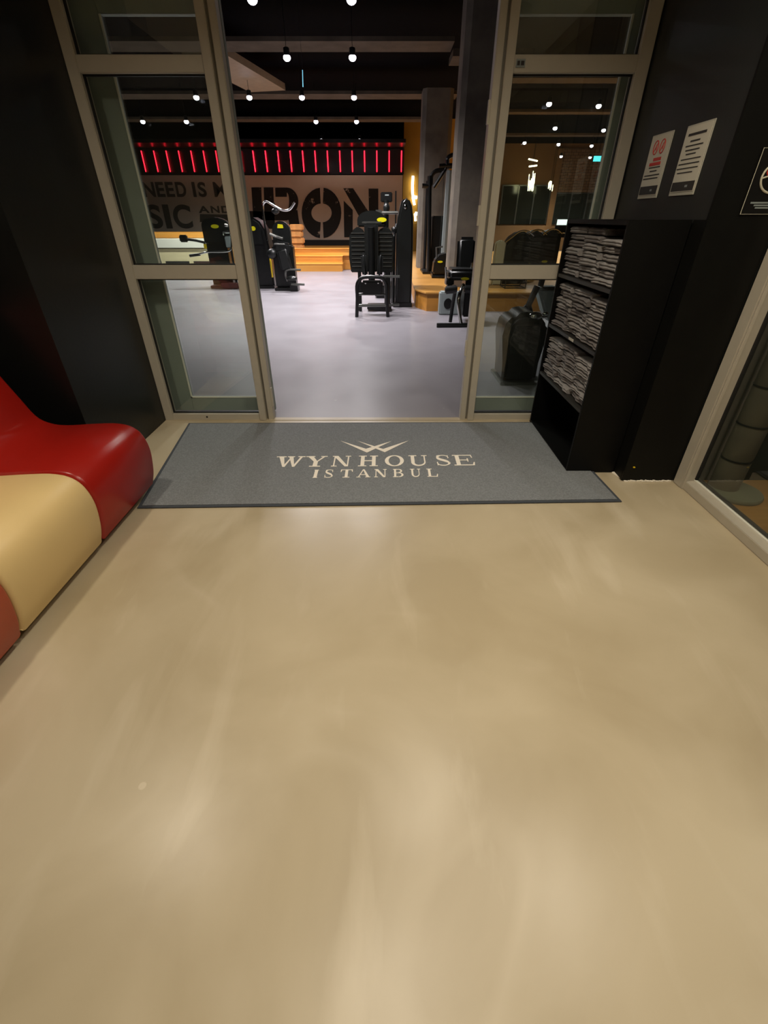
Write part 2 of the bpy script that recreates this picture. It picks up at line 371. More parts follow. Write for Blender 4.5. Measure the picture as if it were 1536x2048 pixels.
# sliding door leaves, parked open behind the side panels
def leaf(idx, x0, x1, sl, sr):
    r = sthing('door_%d' % idx, ((x0 + x1) / 2, 4.0, 0))
    y0, y1 = 3.965, 4.015
    MB().box(x0, x0 + sl, y0, y1, .015, 2.62).build('stile', 'leaf', r, .003)
    MB().box(x1 - sr, x1, y0, y1, .015, 2.62).build('stile', 'leaf', r, .003)
    MB().box(x0 + sl, x1 - sr, y0, y1, .015, .135).build('bottom_rail', 'leaf', r, .003)
    MB().box(x0 + sl, x1 - sr, y0, y1, 2.54, 2.62).build('top_rail', 'leaf', r, .003)
    p = MB().box(x0 + sl, x1 - sr, 3.985, 3.993, .135, 2.54).build('pane', 'glass', r)
    e = .012
    xb = x0 + sl if sl > sr else x1 - sr - e
    MB().box(xb, xb + e, y0 - .006, y0 + .004, .135, 2.54).box(
        x0 + sl, x1 - sr, y0 - .006, y0 + .004, .135, .147).build('glazing_bead', 'bead', p)
    return r
leaf(1, -1.925, -1.0, .18, .06)
leaf(2, .70, 1.70, .06, .17)
struct(MB().box(-1.95, 1.75, 3.93, 4.06, 2.63, 3.2).build('trim_11', 'leaf'))
struct(MB().box(-2.0, 1.7, GY - .03, GY + .03, .0002, .004).build('trim_12', 'foyer_floor'))

# glazed wall on the right
r = sthing('window_3', (2.0, 0, 0))
MB().box(1.962, 2.05, 2.575, 2.66, 0, 3.2).build('post', 'alu', r, .004)
MB().box(1.965, 1.985, 2.56, 2.575, 0, 3.2).build('post_lip', 'alu', r, .003)
MB().box(1.975, 2.06, -2.95, 2.575, 0, .055).build('bottom_rail', 'alu', r, .003)
MB().box(2.035, 2.05, -2.95, 2.575, .056, .064).build('glazing_bead', 'bead', r)
MB().box(1.975, 2.06, -2.95, 2.575, 3.1, 3.2).build('top_rail', 'alu', r, .003)
MB().box(2.045, 2.053, -2.95, 2.575, .064, 3.1).build('pane', 'glass_side', r)
MB().box(2.036, 2.062, 2.562, 2.575, .065, 3.1).box(2.053, 2.062, -2.95, 2.575, .056, .08).build('gasket', 'gasket', r)

# columns
def column(x, y, wx, wy, label, z1=4.5, z0=0):
    c = .09
    pts = [(x - wx / 2 + c, y - wy / 2), (x + wx / 2 - c, y - wy / 2), (x + wx / 2, y - wy / 2 + c), (x + wx / 2, y + wy / 2), (x - wx / 2, y + wy / 2), (x - wx / 2, y - wy / 2 + c)]
    return tag(MB().prism(pts, 'z', z0, z1).build('concrete_column', 'conc'), label, 'column')
column(1.62, 10.3, .68, .6, 'raw concrete column right behind the right door post, the nearer one', 4.5, .331)
column(1.27, 14.3, .72, .6, 'raw concrete column farther back, left of the nearer column', 4.0, .331)

# ================================================================== FOYER LAMPS (above the picture), plus a lamp added for the side room
for i, (x, y) in enumerate(FOYER_LAMPS + [(3.3, 1.5)]):  # last entry is an unseen lamp added to brighten the side room
    r = thing('recessed_downlight', 'round recessed downlight in the pale foyer ceiling, ' + ['nearest the mat', 'straight above the camera', 'nearest the right glass wall', 'above the wavy bench', 'behind the camera', 'added unseen to light the side room'][i], 'ceiling light', (x, y, 3.14), 'foyer downlights')
    m = MB().lathe((x, y, 3.14), [(.10, .06), (.125, .06), (.125, 0), (.10, 0)]); m.build('bezel', 'alu', r)
    MB().lathe((x, y, 3.15), [(.098, 0), (.098, .015)]).build('lens', 'flamp', r)
    ld = bpy.data.lights.new('bulb', 'SPOT'); ld.energy = FOYER_W * (4 if i < 5 else 2); ld.color = FOYER_COL; ld.shadow_soft_size = .1
    ld.spot_size = math.radians(150); ld.spot_blend = .8
    lo = bpy.data.objects.new('bulb', ld); COL.objects.link(lo); lo.parent = r; lo.location = (0, 0, -.02)

# ================================================================== FLOOR MAT
mr = thing('floor_mat', 'long grey entrance mat with cream emblem and lettering before the open door', 'mat', (0, 3.0, 0))
NL, NR, FR, FL = P(275, 1018), P(1243, 1005), P(1094, 846), P(378, 848)
def quad(a, b, c, d, ins, z0, z1, name, mat, par):
    ctr = (a + b + c + d) / 4
    pts = []
    for q in (a, b, c, d):
        v = q - ctr; pts.append((q.x - math.copysign(ins, v.x), q.y - math.copysign(ins, v.y)))
    return MB().prism(pts, 'z', z0, z1).build(name, mat, par)
quad(NL, NR, FR, FL, 0, .004, .009, 'rubber_edge', 'matedge', mr)
quad(NL, NR, FR, FL, .022, .0095, .013, 'pile', 'carpet', mr)
# serif glyphs: outlines in a cell x 0..1, z 0..1
def S_(pts, w):
    """stroke of varying width through 2-D pts -> list of quads"""
    pts = [Vector((p[0], p[1], 0)) for p in pts]; out = []; L_, R_ = [], []
    for i, p in enumerate(pts):
        a = pts[max(i - 1, 0)]; b = pts[min(i + 1, len(pts) - 1)]; d = (b - a).normalized(); n = Vector((-d.y, d.x, 0))
        ww = w[i] if isinstance(w, (list, tuple)) else w
        L_.append(p + n * ww / 2); R_.append(p - n * ww / 2)
    for i in range(len(pts) - 1): out.append([L_[i][:2], L_[i + 1][:2], R_[i + 1][:2], R_[i][:2]])
    return out
def R_(x0, x1, z0, z1): return [[(x0, z0), (x1, z0), (x1, z1), (x0, z1)]]
def ring(cx, cz, rx, rz, tx, tz, a0=0, a1=360, n=28):
    out = []
    for i in range(n):
        t0 = math.radians(a0 + (a1 - a0) * i / n); t1 = math.radians(a0 + (a1 - a0) * (i + 1) / n)
        out.append([(cx + rx * math.cos(t0), cz + rz * math.sin(t0)), (cx + rx * math.cos(t1), cz + rz * math.sin(t1)),
                    (cx + (rx - tx) * math.cos(t1), cz + (rz - tz) * math.sin(t1)), (cx + (rx - tx) * math.cos(t0), cz + (rz - tz) * math.sin(t0))])
    return out
K, T, SF = .19, .08, .07
GL = {
 'I': R_(.2, .8, 0, SF) + R_(.2, .8, 1 - SF, 1) + R_(.28, .72, 0, 1),
 'H': R_(.12, .12 + K, 0, 1) + R_(.88 - K, .88, 0, 1) + R_(.2, .8, .47, .55) + R_(0, .42, 0, SF) + R_(.58, 1, 0, SF) + R_(0, .42, 1 - SF, 1) + R_(.58, 1, 1 - SF, 1),
 'N': R_(.1, .17, 0, 1) + R_(.83, .9, 0, 1) + [[(.05, 1), (.3, 1), (.9, 0), (.72, 0)]] + R_(0, .3, 0, SF) + R_(0, .3, 1 - SF, 1) + R_(.7, 1, 1 - SF, 1),
 'E': R_(.12, .12 + K, 0, 1) + R_(0, .95, 0, SF) + R_(0, .92, 1 - SF, 1) + R_(.3, .7, .47, .54) + R_(.66, .72, .36, .66) + [[(.85, 0), (.95, 0), (1.0, .3), (.94, .3)]] + [[(.86, 1), (.92, 1), (.95, .72), (.9, .72)]],
 'L': R_(.12, .12 + K + .04, 0, 1) + R_(0, .95, 0, SF) + R_(0, .5, 1 - SF, 1) + [[(.82, 0), (.95, 0), (1.0, .34), (.93, .34)]],
 'T': R_(.39, .39 + K + .04, 0, 1) + R_(.22, .78, 0, SF) + R_(.02, .98, 1 - SF, 1) + [[(0, .7), (.06, .7), (.14, 1), (.02, 1)]] + [[(1, .7), (.94, .7), (.86, 1), (.98, 1)]],
 'U': R_(.12, .12 + K, .3, 1) + R_(.82, .89, .3, 1) + ring(.505, .34, .385, .36, .17, .1, 180, 270, 10) + ring(.505, .34, .385, .36, .08, .1, 270, 360, 10) + R_(0, .44, 1 - SF, 1) + R_(.7, 1, 1 - SF, 1),
 'O': ring(.5, .5, .5, .52, .2, .07),
 'B': R_(.1, .1 + K, 0, 1) + R_(0, .5, 0, SF) + R_(0, .5, 1 - SF, 1) + R_(.2, .55, .48, .55) + ring(.5, .76, .36, .24, .17, .07, -90, 90, 12) + ring(.52, .27, .44, .27, .19, .07, -90, 90, 12),
 'S': S_(bez([(.9, .72), (.86, .86), (.68, .965), (.45, .975), (.2, .9), (.15, .75), (.3, .6), (.6, .47), (.84, .33), (.86, .17), (.66, .04), (.4, .025), (.16, .1), (.08, .3)], 4), [.06] * 8 + [.06] * 6 + [.1, .14, .17, .19] * 2 + [.2] * 8 + [.19, .17, .14, .1] * 2 + [.07] * 15) + R_(.84, .9, .68, .98) + R_(.07, .13, .02, .34),
 'A': [[(.44, 1), (.56, 1), (1.0, 0), (.76, 0)]] + [[(.44, 1), (.52, 1), (.16, 0), (.08, 0)]] + R_(.22, .78, .3, .37) + R_(-.03, .3, 0, SF) + R_(.66, 1.05, 0, SF),
 'Y': [[(.06, 1), (.32, 1), (.6, .46), (.42, .46)]] + [[(.84, 1), (.94, 1), (.6, .46), (.52, .46)]] + R_(.41, .61, 0, .5) + R_(.26, .76, 0, SF) + R_(0, .42, 1 - SF, 1) + R_(.7, 1, 1 - SF, 1),
 'W': [[(.06, 1), (.24, 1), (.4, 0), (.32, 0)]] + [[(.4, 0), (.32, 0), (.48, .8), (.53, .8)]] + [[(.42, 1), (.58, 1), (.74, 0), (.66, 0)]] + [[(.74, 0), (.66, 0), (.86, 1), (.94, 1)]] + R_(-.02, .34, 1 - SF, 1) + R_(.38, .64, 1 - SF, 1) + R_(.76, 1.02, 1 - SF, 1),
}
def polys(par, name, mat, quads, fmap):
    m = MB()
    for k, q in enumerate(quads):
        lo = [m.bm.verts.new(fmap(p, 0, k)) for p in q]; hi = [m.bm.verts.new(fmap(p, 1, k)) for p in q]; n = len(q)
        m.bm.faces.new(lo[::-1]); m.bm.faces.new(hi)
        for i in range(n): m.bm.faces.new((lo[i], lo[(i + 1) % n], hi[(i + 1) % n], hi[i]))
    return m.build(name, mat, par)
def mattext(spec, px0, y0, px1, y1, ytop):
    A, B = P(px0, y0, .013), P(px1, y1, .013); H = (P(px0, ytop, .013) - A).y
    for ch, a, b in spec:
        p0 = A.lerp(B, (a - px0) / (px1 - px0)); p1 = A.lerp(B, (b - px0) / (px1 - px0))
        def f(p, h, k, p0=p0, p1=p1):
            q = p0.lerp(p1, p[0]); return (q.x, q.y + p[1] * H, .0135 + h * .0015 + k * .000004)
        polys(mr, 'letter', 'matletter', GL[ch], f)
mattext([('W', 546, 603), ('Y', 606, 650), ('N', 661, 699), ('H', 715, 755), ('O', 769, 808), ('U', 818, 856), ('S', 873, 903), ('E', 909, 952)], 544.6, 934.3, 952.5, 930.8, 913.3)
mattext([('I', 622, 637), ('S', 647, 665), ('T', 679, 704), ('A', 713, 739), ('N', 748, 773), ('B', 786, 808), ('U', 821, 842), ('L', 855, 877)], 623, 956, 877, 953.5, 940)
Z4 = lambda x, y: P(500 + x / 3.072, 850 + y / 3.072, .0135)
emb = [[(557, 98), (712, 147), (868, 100), (718, 170)], [(660, 98), (818, 148), (975, 96), (828, 168)]]
polys(mr, 'emblem', 'matletter', [[(e[0], e[1]), (e[1], e[1])] and [e[0], e[1], e[3]] for e in emb] + [[e[1], e[2], e[3]] for e in emb],
      lambda p, h, k: (Z4(*p).x, Z4(*p).y, .0135 + h * .0015 + k * .00001))

# ================================================================== WAVY BENCH
prof = [(-2.30, 1.02), (-2.26, .96), (-2.18, .765), (-2.12, .62), (-2.07, .51), (-2.0, .468), (-1.9, .456), (-1.72, .466), (-1.60, .467), (-1.52, .445), (-1.472, .39), (-1.453, .29), (-1.472, .15), (-1.505, .052)]
PR = [tuple(v[:2]) for v in bez([(x, z, 0) for x, z in prof], 5)]
outl = PR + [(-1.56, .052), (-2.44, .052), (-2.50, .5), (-2.44, .95), (-2.38, 1.03), (-2.34, 1.04)]
def bench(y0, y1, mat, label):
    r = thing('bench_module', label, 'bench', (-1.9, (y0 + y1) / 2, 0), 'modules of the wavy bench')
    m = MB(); e = .02
    n = len(outl); cx = sum(p[0] for p in outl) / n; cz = sum(p[1] for p in outl) / n
    rings = []
    for y, ins in ((y0 + .002, .018), (y0 + .008, .006), (y0 + e, 0), (y1 - e, 0), (y1 - .008, .006), (y1 - .002, .018)):
        rg = []
        for i, p in enumerate(outl):
            a = Vector(outl[i - 1]); b = Vector(outl[(i + 1) % n]); d = (b - a).normalized(); nn = Vector((d.y, -d.x))  # outward for clockwise outline
            q = Vector(p) + nn * ins * -1 * SGN
            rg.append(m.bm.verts.new((q.x, y, q.y)))
        rings.append(rg)
    m.bm.faces.new(rings[0]); m.bm.faces.new(rings[-1][::-1])
    for A, B in zip(rings, rings[1:]):
        for i in range(n): m.bm.faces.new((A[i], A[(i + 1) % n], B[(i + 1) % n], B[i]))
    m.build('upholstered_shell', mat, r, smooth=True)
    MB().box(-2.42, -1.58, y0 + .01, y1 - .01, 0, .051).build('plinth', 'plinth', r)
area = sum(outl[i][0] * outl[(i + 1) % len(outl)][1] - outl[(i + 1) % len(outl)][0] * outl[i][1] for i in range(len(outl)))
SGN = -1 if area > 0 else 1
SGN = -SGN
bench(1.925, 2.56, 'red', 'glossy red wavy bench module nearest the door')
bench(1.285, 1.925, 'cream', 'cream wavy bench module between the red and the orange one')
bench(.645, 1.285, 'orange', 'burnt orange wavy bench module, nearest the camera')

# ================================================================== TOWEL SHELF
SX0, SX1, SY0, SY1, SH = 1.28, 1.61, 2.79, 3.735, 1.49
t = thing('towel_shelf', 'tall black open shelf unit for towels against the right wall', 'shelf unit', (1.445, 3.26, 0))
MB().box(SX0, SX1, SY0, SY0 + .02, 0, SH).build('side_panel', 'shelf', t, .001)
MB().box(SX0, SX1, SY1 - .02, SY1, 0, SH).build('side_panel', 'shelf', t, .001)
MB().box(SX1 - .012, SX1 - .001, SY0 + .02, SY1 - .02, .02, SH - .02).build('back_panel', 'shelf', t)
MB().box(SX0, SX1, SY0 + .02, SY1 - .02, SH - .025, SH).build('top_panel', 'shelf', t, .001)
MB().box(SX0, SX1, SY0 + .02, SY1 - .02, 0, .02).build('bottom_panel', 'shelf', t, .001)
levels = [(.425, 'bottom'), (.790, 'middle'), (1.135, 'top')]
for z, nme in levels:
    sb = MB().box(SX0 + .002, SX1 - .013, SY0 + .021, SY1 - .021, z, z + .022).build('shelf_board', 'shelf_edge', t, .001)
    if nme == 'middle': MB().box(SX0 - .0005, SX0 + .001, 3.17, 3.26, z + .003, z + .02).build('paper_tag', 'paper', sb)
tp = tag(MB().box(1.35, 1.375, 3.60, 3.72, SH + .001, SH + .012).build('paper_note', 'paper'), 'small pale note lying on top of the black towel shelf', 'note') if False else None
def towel_mesh(seed, mat):
    rnd = random.Random(seed); m = MB(); D, Wd, T_ = .27, .288, .042
    ny = 12; rings = []
    ph = rnd.random() * 6; am = .0012
    for j in range(ny + 1):
        v = j / ny; y = -Wd / 2 + Wd * v; e = min(v, 1 - v)
        squash = 1 - .18 * max(0, 1 - e / .12) ** 2
        dx = .006 * math.sin(ph + v * 7) + .004 * math.sin(2 * ph + v * 17)
        dz = am * math.sin(ph * 1.7 + v * 6)
        hgt = T_ * squash; x0 = -D / 2 + dx
        sec = [(D / 2, .002), (D / 2, hgt * .98), (D * .2, hgt), (x0 + .05, hgt * (1.02 + .06 * math.sin(ph + v * 9))), (x0 + .014, hgt * .98), (x0 + .002, hgt * .86), (x0 - .004, hgt * .7), (x0 + .002, hgt * .55), (x0 + .005, hgt * .5),
               (x0 + .001, hgt * .43), (x0 - .003, hgt * .28), (x0 + .003, hgt * .1), (x0 + .016, .001), (0, 0)]
        rings.append([m.bm.verts.new((x, y, max(0, z + dz * (z / T_)))) for x, z in sec])
    for A, B in zip(rings, rings[1:]):
        for i in range(len(A)): m.bm.faces.new((A[i], A[(i + 1) % len(A)], B[(i + 1) % len(A)], B[i]))
    m.bm.faces.new(rings[0]); m.bm.faces.new(rings[-1][::-1])
    return m.build('folded_towel', mat, smooth=True)
ORD = ['bottom', 'second from the bottom', 'third from the bottom', 'fourth from the bottom', 'fifth from the bottom', 'sixth from the bottom', 'seventh from the bottom', 'topmost', 'topmost']
protos = [towel_mesh(s, mt) for s, mt in ((1, 'towel'), (2, 'towel2'), (3, 'towel3'), (4, 'towel'), (5, 'towel2'), (6, 'towel3'))]
used = [False] * len(protos)
base0 = [Vector(o.location) for o in protos]
cols = [(2.965, 'near'), (3.262, 'middle'), (3.562, 'far')]
counts = {('top', 'near'): 6, ('top', 'middle'): 7, ('top', 'far'): 7, ('middle', 'near'): 7, ('middle', 'middle'): 7, ('middle', 'far'): 7, ('bottom', 'near'): 7, ('bottom', 'middle'): 7, ('bottom', 'far'): 7}
for z, nm in levels:
    for yc, cn in cols:
        n = counts[(nm, cn)]; zz = z + .0235
        for k in range(n):
            i = random.randrange(len(protos)); 
            if used[i]: o = protos[i].copy(); COL.objects.link(o)
            else: o = protos[i]; used[i] = True
            s = random.uniform(.78, 1.02); th = .042 * s
            if zz + th > z + .022 + (.312 if nm != 'top' else .3): 
                s = .66; th = .042 * s
            o.scale = (1, random.uniform(.94, 1.0), s)
            o.rotation_euler = (0, 0, random.uniform(-.05, .05))
            o.location = (1.431 + random.uniform(-.008, .014), yc + random.uniform(-.004, .004), zz)
            zz += th * 1.07
            lab = ORD[k] if k < n - 1 else 'topmost'
            tag(o, 'folded grey towel, %s in the %s stack of the %s shelf' % (lab, cn, nm), 'towel', 'folded towels on the %s shelf' % nm)

# ================================================================== WALL SIGNS
def wallsign(name, label, y0, y1, z0, z1, rows, pict):
    """poster on the right wall (faces -X); left edge is the far edge y1"""
    r = thing(name, label, 'poster', (XR, (y0 + y1) / 2, z0))
    x = XR
    MB().box(x - .006, x - .001, y0, y1, z0, z1).build('clear_frame', 'acrylic', r, .001)
    g = .008
    MB().box(x - .008, x - .0065, y0 + g, y1 - g, z0 + .016, z1 - g).build('paper_sheet', 'paper', r)
    W_, H_ = (y1 - y0), (z1 - z0)
    m = MB(); m2 = MB(); has2 = False
    for (v, hh, a, b, red) in rows:
        q = m2 if red else m; has2 |= bool(red)
        q.box(x - .0092, x - .0082, y1 - b * W_, y1 - a * W_, z1 - (v + hh) * H_, z1 - v * H_)
    m.box(x - .0092, x - .0082, y0 + g * 1.6, y1 - g * 1.6, z0 + .02, z0 + .2 * H_)
    m.build('print', 'ink', r)
    if has2:
        if pict:
            for c in (.34, .66):
                cy = y1 - c * W_; cz = z1 - .2 * H_
                pts = [(x - .0088, cy + .026 * math.cos(a * PI / 12), cz + .032 * math.sin(a * PI / 12)) for a in range(24)]
                m2.tube(pts, .0028, 6, closed=True)
                m2.tube([(x - .0088, cy - .016, cz + .02), (x - .0088, cy + .016, cz - .02)], .0022, 6)
                m2.tube([(x - .0088, cy - .006, cz + .014), (x - .0088, cy - .007, cz - .014)], .0028, 6)
        m2.build('red_print', 'redink', r)
    MB().box(x - .0099, x - .0094, y1 - .7 * W_, y1 - .6 * W_, z0 + .035, z0 + .045).build('footer_mark', 'grey', r)
wallsign('notice_poster', 'framed white notice with red pictograms on the dark wall, farther poster', 3.25, 3.485, 1.597, 1.907,
         [(.36, .05, .36, .74, 0.5), (.43, .05, .22, .78, 1), (.5, .018, .24, .8, 0), (.555, .02, .33, .68, 0), (.62, .018, .1, .86, 0), (.67, .018, .08, .82, 0)], True)
wallsign('notice_poster', 'framed white notice filled with black text lines, nearer poster', 2.872, 3.112, 1.6, 1.904,
         [(.12, .035, .15, .82, 0), (.22, .022, .3, .66, 0), (.285, .018, .16, .82, 0), (.345, .018, .2, .74, 0), (.40, .018, .26, .64, 0), (.47, .016, .12, .88, 0), (.535, .016, .08, .88, 0), (.6, .016, .06, .88, 0), (.66, .016, .12, .72, 0)], False)
r = thing('prohibition_sign', 'black square sign with crossed white circle on the black pier', 'sign', (1.86, 2.664, 1.51))
yy = 2.664
MB().box(1.756, 1.952, yy - .004, yy - .0005, 1.51, 1.772).build('sign_plate', 'signblack', r)
MB().tube([(1.759, yy - .005, 1.513), (1.759, yy - .005, 1.769), (1.949, yy - .005, 1.769), (1.949, yy - .005, 1.513)], .0016, 6, closed=True).build('border_line', 'signwhite', r)
MB().tube([(1.868 + .07 * math.cos(a * PI / 20), yy - .006, 1.66 + .062 * math.sin(a * PI / 20)) for a in range(40)], .0045, 8, closed=True).tube([(1.80, yy - .006, 1.655), (1.93, yy - .006, 1.693)], .0035, 8).build('crossed_circle', 'signwhite', r)
MB().tube([(1.835 + .02 * math.cos(a * PI / 6), yy - .0055, 1.688 + .024 * math.sin(a * PI / 6)) for a in range(12)], .004, 6, closed=True).build('pictogram', 'redink', r)
MB().box(1.79, 1.94, yy - .0055, yy - .0045, 1.556, 1.563).box(1.81, 1.935, yy - .0055, yy - .0045, 1.546, 1.552).box(1.82, 1.93, yy - .0055, yy - .0045, 1.536, 1.542).build('print', 'grey', r)
# white crumbs under the pier edge and little brass hook
m = MB()
for k in range(26):
    x = 1.64 + .31 * k / 26 + random.uniform(-.005, .005); m.box(x - .008, x + .008, 2.655 + random.uniform(-.003, .003), 2.664, .0005, random.uniform(.004, .012), rot=(random.uniform(-.5, .5), 'Z'))
o = m.build('plaster_crumbs', 'scrap'); tag(o, 'line of white plaster crumbs along the foot of the black pier', 'crumbs'); o['kind'] = 'stuff'
tag(MB().box(1.605, 1.632, 2.70, 2.784, .0, .012, rot=(.3, 'Z')).build('plaster_chip', 'scrap', bevel=.002), 'white plaster chip on the floor between shelf and pier', 'chip')
tag(MB().box(1.66, 1.672, 2.656, 2.6645, .105, .112).build('brass_hook', 'yel2', bevel=.001), 'tiny brass hook low on the black pier', 'hook')

# ================================================================== SIDE ROOM behind right glass
r = thing('segmented_pillar', 'grey brown round pillar with dark joints behind the right glass wall', 'pillar', (2.42, 2.5, 0))
m = MB(); k = MB(); z = 0
cx, cy = 2.23, 2.56
for i in range(14):
    m.lathe((cx, cy, i * .23), [(.082, .004), (.086, .02), (.086, .21), (.082, .226)], 28)
m.build('drum_segments', 'conc', r, smooth=True)
for i in range(1, 14): k.lathe((cx, cy, i * .23 - .004), [(.088, 0), (.088, .008)], 28)
k.build('joint_rings', 'gasket', r)
M['pouf'] = pmat('grey_green_disc', '#6f7463', .8, noise=.1)
def disc(x, y, rr, h, label):
    o = MB().lathe((x, y, 0), [(rr, .0), (rr + .004, .01), (rr + .004, h - .01), (rr - .006, h)], 40).build('round_floor_plate', 'pouf', smooth=True); tag(o, label, 'floor plate')
MB().lathe((2.27, 2.50, 0), [(.15, 0), (.155, .01), (.155, .02), (.15, .028)], 40).build('base_plate', 'pouf', r, smooth=True)
disc(2.68, 2.28, .27, .03, 'large grey green round floor plate behind the right glass wall')
tag(MB().box(2.97, 3.8, 2.35, 2.66, .0, .9).box(3.0, 3.75, 2.33, 2.352, .1, .8).build('dark_cabinet', 'shelf', bevel=.01), 'black low cabinet behind the right glass wall', 'cabinet')

# ================================================================== GYM: MURAL WALL
WY = 20.99
r = thing('wall_mural', 'taupe wall mural lettered in worn black capitals below red light tubes', 'mural', (-4, WY, .75))
MB().box(-9.6, .70, WY - .03, WY, .75, 2.82).build('mural_panel', 'mural', r)
MB().box(-9.6, .70, WY - .05, WY, .56, .75).build('dark_base_band', 'muralbase', r)
LY = WY - .035
def wq(p, h, k=0):
    v = AY(p[0], p[1], LY); return (v.x, LY - .004 - h * .01 - k * .0003, v.z)
Z5 = lambda pts: [(480 + x / 4.267, 270 + y / 4.267) for x, y in pts]
def wl(quads, name='letter', mat='murall'): polys(r, name, mat, quads, wq)
def ringpx(cx, cy, rx, ry, tx, ty, a0, a1, n=14): return [Z5(q) for q in ring(cx, cy, rx, ry, tx, ty, a0, a1, n)]
wl([Z5([(98, 448), (182, 448), (196, 800), (120, 800)])])                                                   # I
wl([Z5([(203, 448), (284, 448), (300, 800), (215, 800)])] + [Z5([(300, 450), (400, 450), (400, 528), (303, 528)])] + ringpx(400, 570, 98, 120, 78, 42, -90, 60) +
   [Z5([(318, 640), (430, 645), (430, 725), (322, 725)])] + [Z5([(400, 650), (490, 640), (512, 800), (430, 800)])])         # R
wl(ringpx(697, 665, 170, 215, 82, 135, 95, 265) + ringpx(700, 665, 165, 215, 82, 135, -85, 85))             # O
wl([Z5([(882, 455), (965, 455), (1180, 780), (1070, 790)]), Z5([(885, 560), (962, 640), (962, 872), (890, 872)]), Z5([(1097, 458), (1180, 458), (1180, 780), (1100, 640)])])    # N
wl([[(492, 422), (575, 424), (575, 441), (492, 440)]], 'ink_bar')
wl([[(400, 428), (492, 430), (492, 446), (400, 444)]], 'ink_bar', 'murals')
def wtext(body, px0, px1, ytop, ybot, mat, bold=.03):
    cu = bpy.data.curves.new('t', 'FONT'); cu.body = body; cu.offset = bold; cu.extrude = .02
    o = bpy.data.objects.new('t', cu); COL.objects.link(o); bpy.context.view_layer.update()
    me = bpy.data.meshes.new_from_object(o.evaluated_get(bpy.context.evaluated_depsgraph_get())); bpy.data.objects.remove(o); bpy.data.curves.remove(cu)
    xs = [v.co.x for v in me.vertices]; ys = [v.co.y for v in me.vertices]; x0, x1, y0, y1 = min(xs), max(xs), min(ys), max(ys)
    A, B, C_ = AY(px0, ybot, LY), AY(px1, ybot, LY), AY(px0, ytop, LY); org = wloc(r)
    for v in me.vertices:
        v.co = Vector((A.x + (B.x - A.x) * (v.co.x - x0) / (x1 - x0), LY - .008 + v.co.z * .2, A.z + (C_.z - A.z) * (v.co.y - y0) / (y1 - y0))) - org
    me.materials.append(M[mat]); ob = bpy.data.objects.new('letter', me); COL.objects.link(ob); ob.parent = r
for ch, a, b in (('N', 290, 313), ('E', 316, 332), ('E', 335, 351), ('D', 355, 375), ('I', 388, 394), ('S', 399, 415), ('M', 430, 456), ('Y', 460, 482)):
    wtext(ch, a, b, 364, 394, 'murals', .01 if ch == 'M' else .03)
for ch, a, b in (('S', 300, 329), ('I', 334, 346), ('C', 352, 388)): wtext(ch, a, b, 409, 457, 'murals')
for ch, a, b in (('A', 398, 420), ('N', 423, 440), ('D', 444, 462)): wtext(ch, a, b, 412, 426, 'murals')

# red light tubes above
struct(MB().box(-9.6, .74, 20.93, 20.99, 2.84, 3.60).build('trim_13', 'ledpanel'))
struct(MB().box(-9.6, .74, 19.6, 20.99, 3.62, 3.72).build('trim_14', 'ledpanel'))
proto = None; dx = (.640 + 8.84) / 21
NTH = ['leftmost', 'second', 'third', 'fourth', 'fifth', 'sixth', 'seventh', 'eighth', 'ninth', 'tenth', 'eleventh', 'twelfth', 'thirteenth', 'fourteenth', 'fifteenth', 'sixteenth', 'seventeenth', 'eighteenth', 'nineteenth', 'twentieth', 'twenty-first', 'rightmost']
for i in range(22):
    x = -8.84 + dx * i
    if proto is None:
        proto = thing('neon_tube', '', 'light tube', (x, 20.86, 2.89), 'red light tubes above the mural')
        MB().tube([(x, 20.86, 2.91), (x, 20.86, 3.53)], .019, 10).build('glowing_tube', 'led', proto)
        MB().box(x - .02, x + .02, 20.85, 20.93, 2.89, 2.915).build('end_cap', 'machine_b', proto)
        MB().box(x - .02, x + .02, 20.85, 20.93, 3.53, 3.55).build('end_cap', 'machine_b', proto); o = proto
    else:
        o = copytree(proto); o.location = (x, 20.86, 2.89)
    o['label'] = 'glowing red upright light tube above the mural, ' + (NTH[i] if i in (0, 21) else NTH[i] + ' from the left')

# stage, steps, planks
tag(MB().box(-5.7, -.2, 17.42, 20.93, 0, .56).build('wooden_stage', 'woodo', bevel=.01), 'low wooden stage below the mural, behind the steps', 'stage')
t = thing('wooden_steps', 'three wide pale wooden steps leading up to the stage', 'steps', (-2.3, 17.0, 0))
for i, (y0, h, x0, x1) in enumerate([(16.8, .23, -3.3, -1.38), (17.03, .44, -3.25, -1.38), (17.25, .64, -3.22, -1.1)]):
    s_ = MB().box(x0, x1, y0, 17.41, (.23, .44, .64)[i] - .21 if i else 0, h - .025).build('riser', 'woodo', t)
    MB().box(x0 - .02, x1 + .02, y0 - .03, 17.41, h - .025, h).build('tread', 'straw' if False else 'creamp', s_, .004) if False else MB().box(x0 - .02, x1 + .02, y0 - .03, 17.41, h - .024, h).build('tread', 'woodo', s_, .004)
k = 0
for lvl in range(4):
    for c in range(2):
        o = MB().box(-3.62 + c * .46 + .03 * (lvl % 2), -3.2 + c * .46 + .03 * (lvl % 2), 17.55, 17.95, .56 + lvl * .19, .74 + lvl * .19).build('wood_block', 'straw', bevel=.03)
        tag(o, 'rough orange wood block %s of the %s stack left of the steps' % (['at the bottom', 'second from the bottom', 'third from the bottom', 'at the top'][lvl], ['left', 'right'][c]), 'wood block', 'stacked wood blocks')
t = thing('storage_counter', 'long white and cream counter with dark toe slots at far left', 'counter', (-7.6, 17.6, 0))
MB().box(-9.6, -5.8, 17.45, 18.6, .64, .90).build('white_fascia', 'whitep', t, .01)
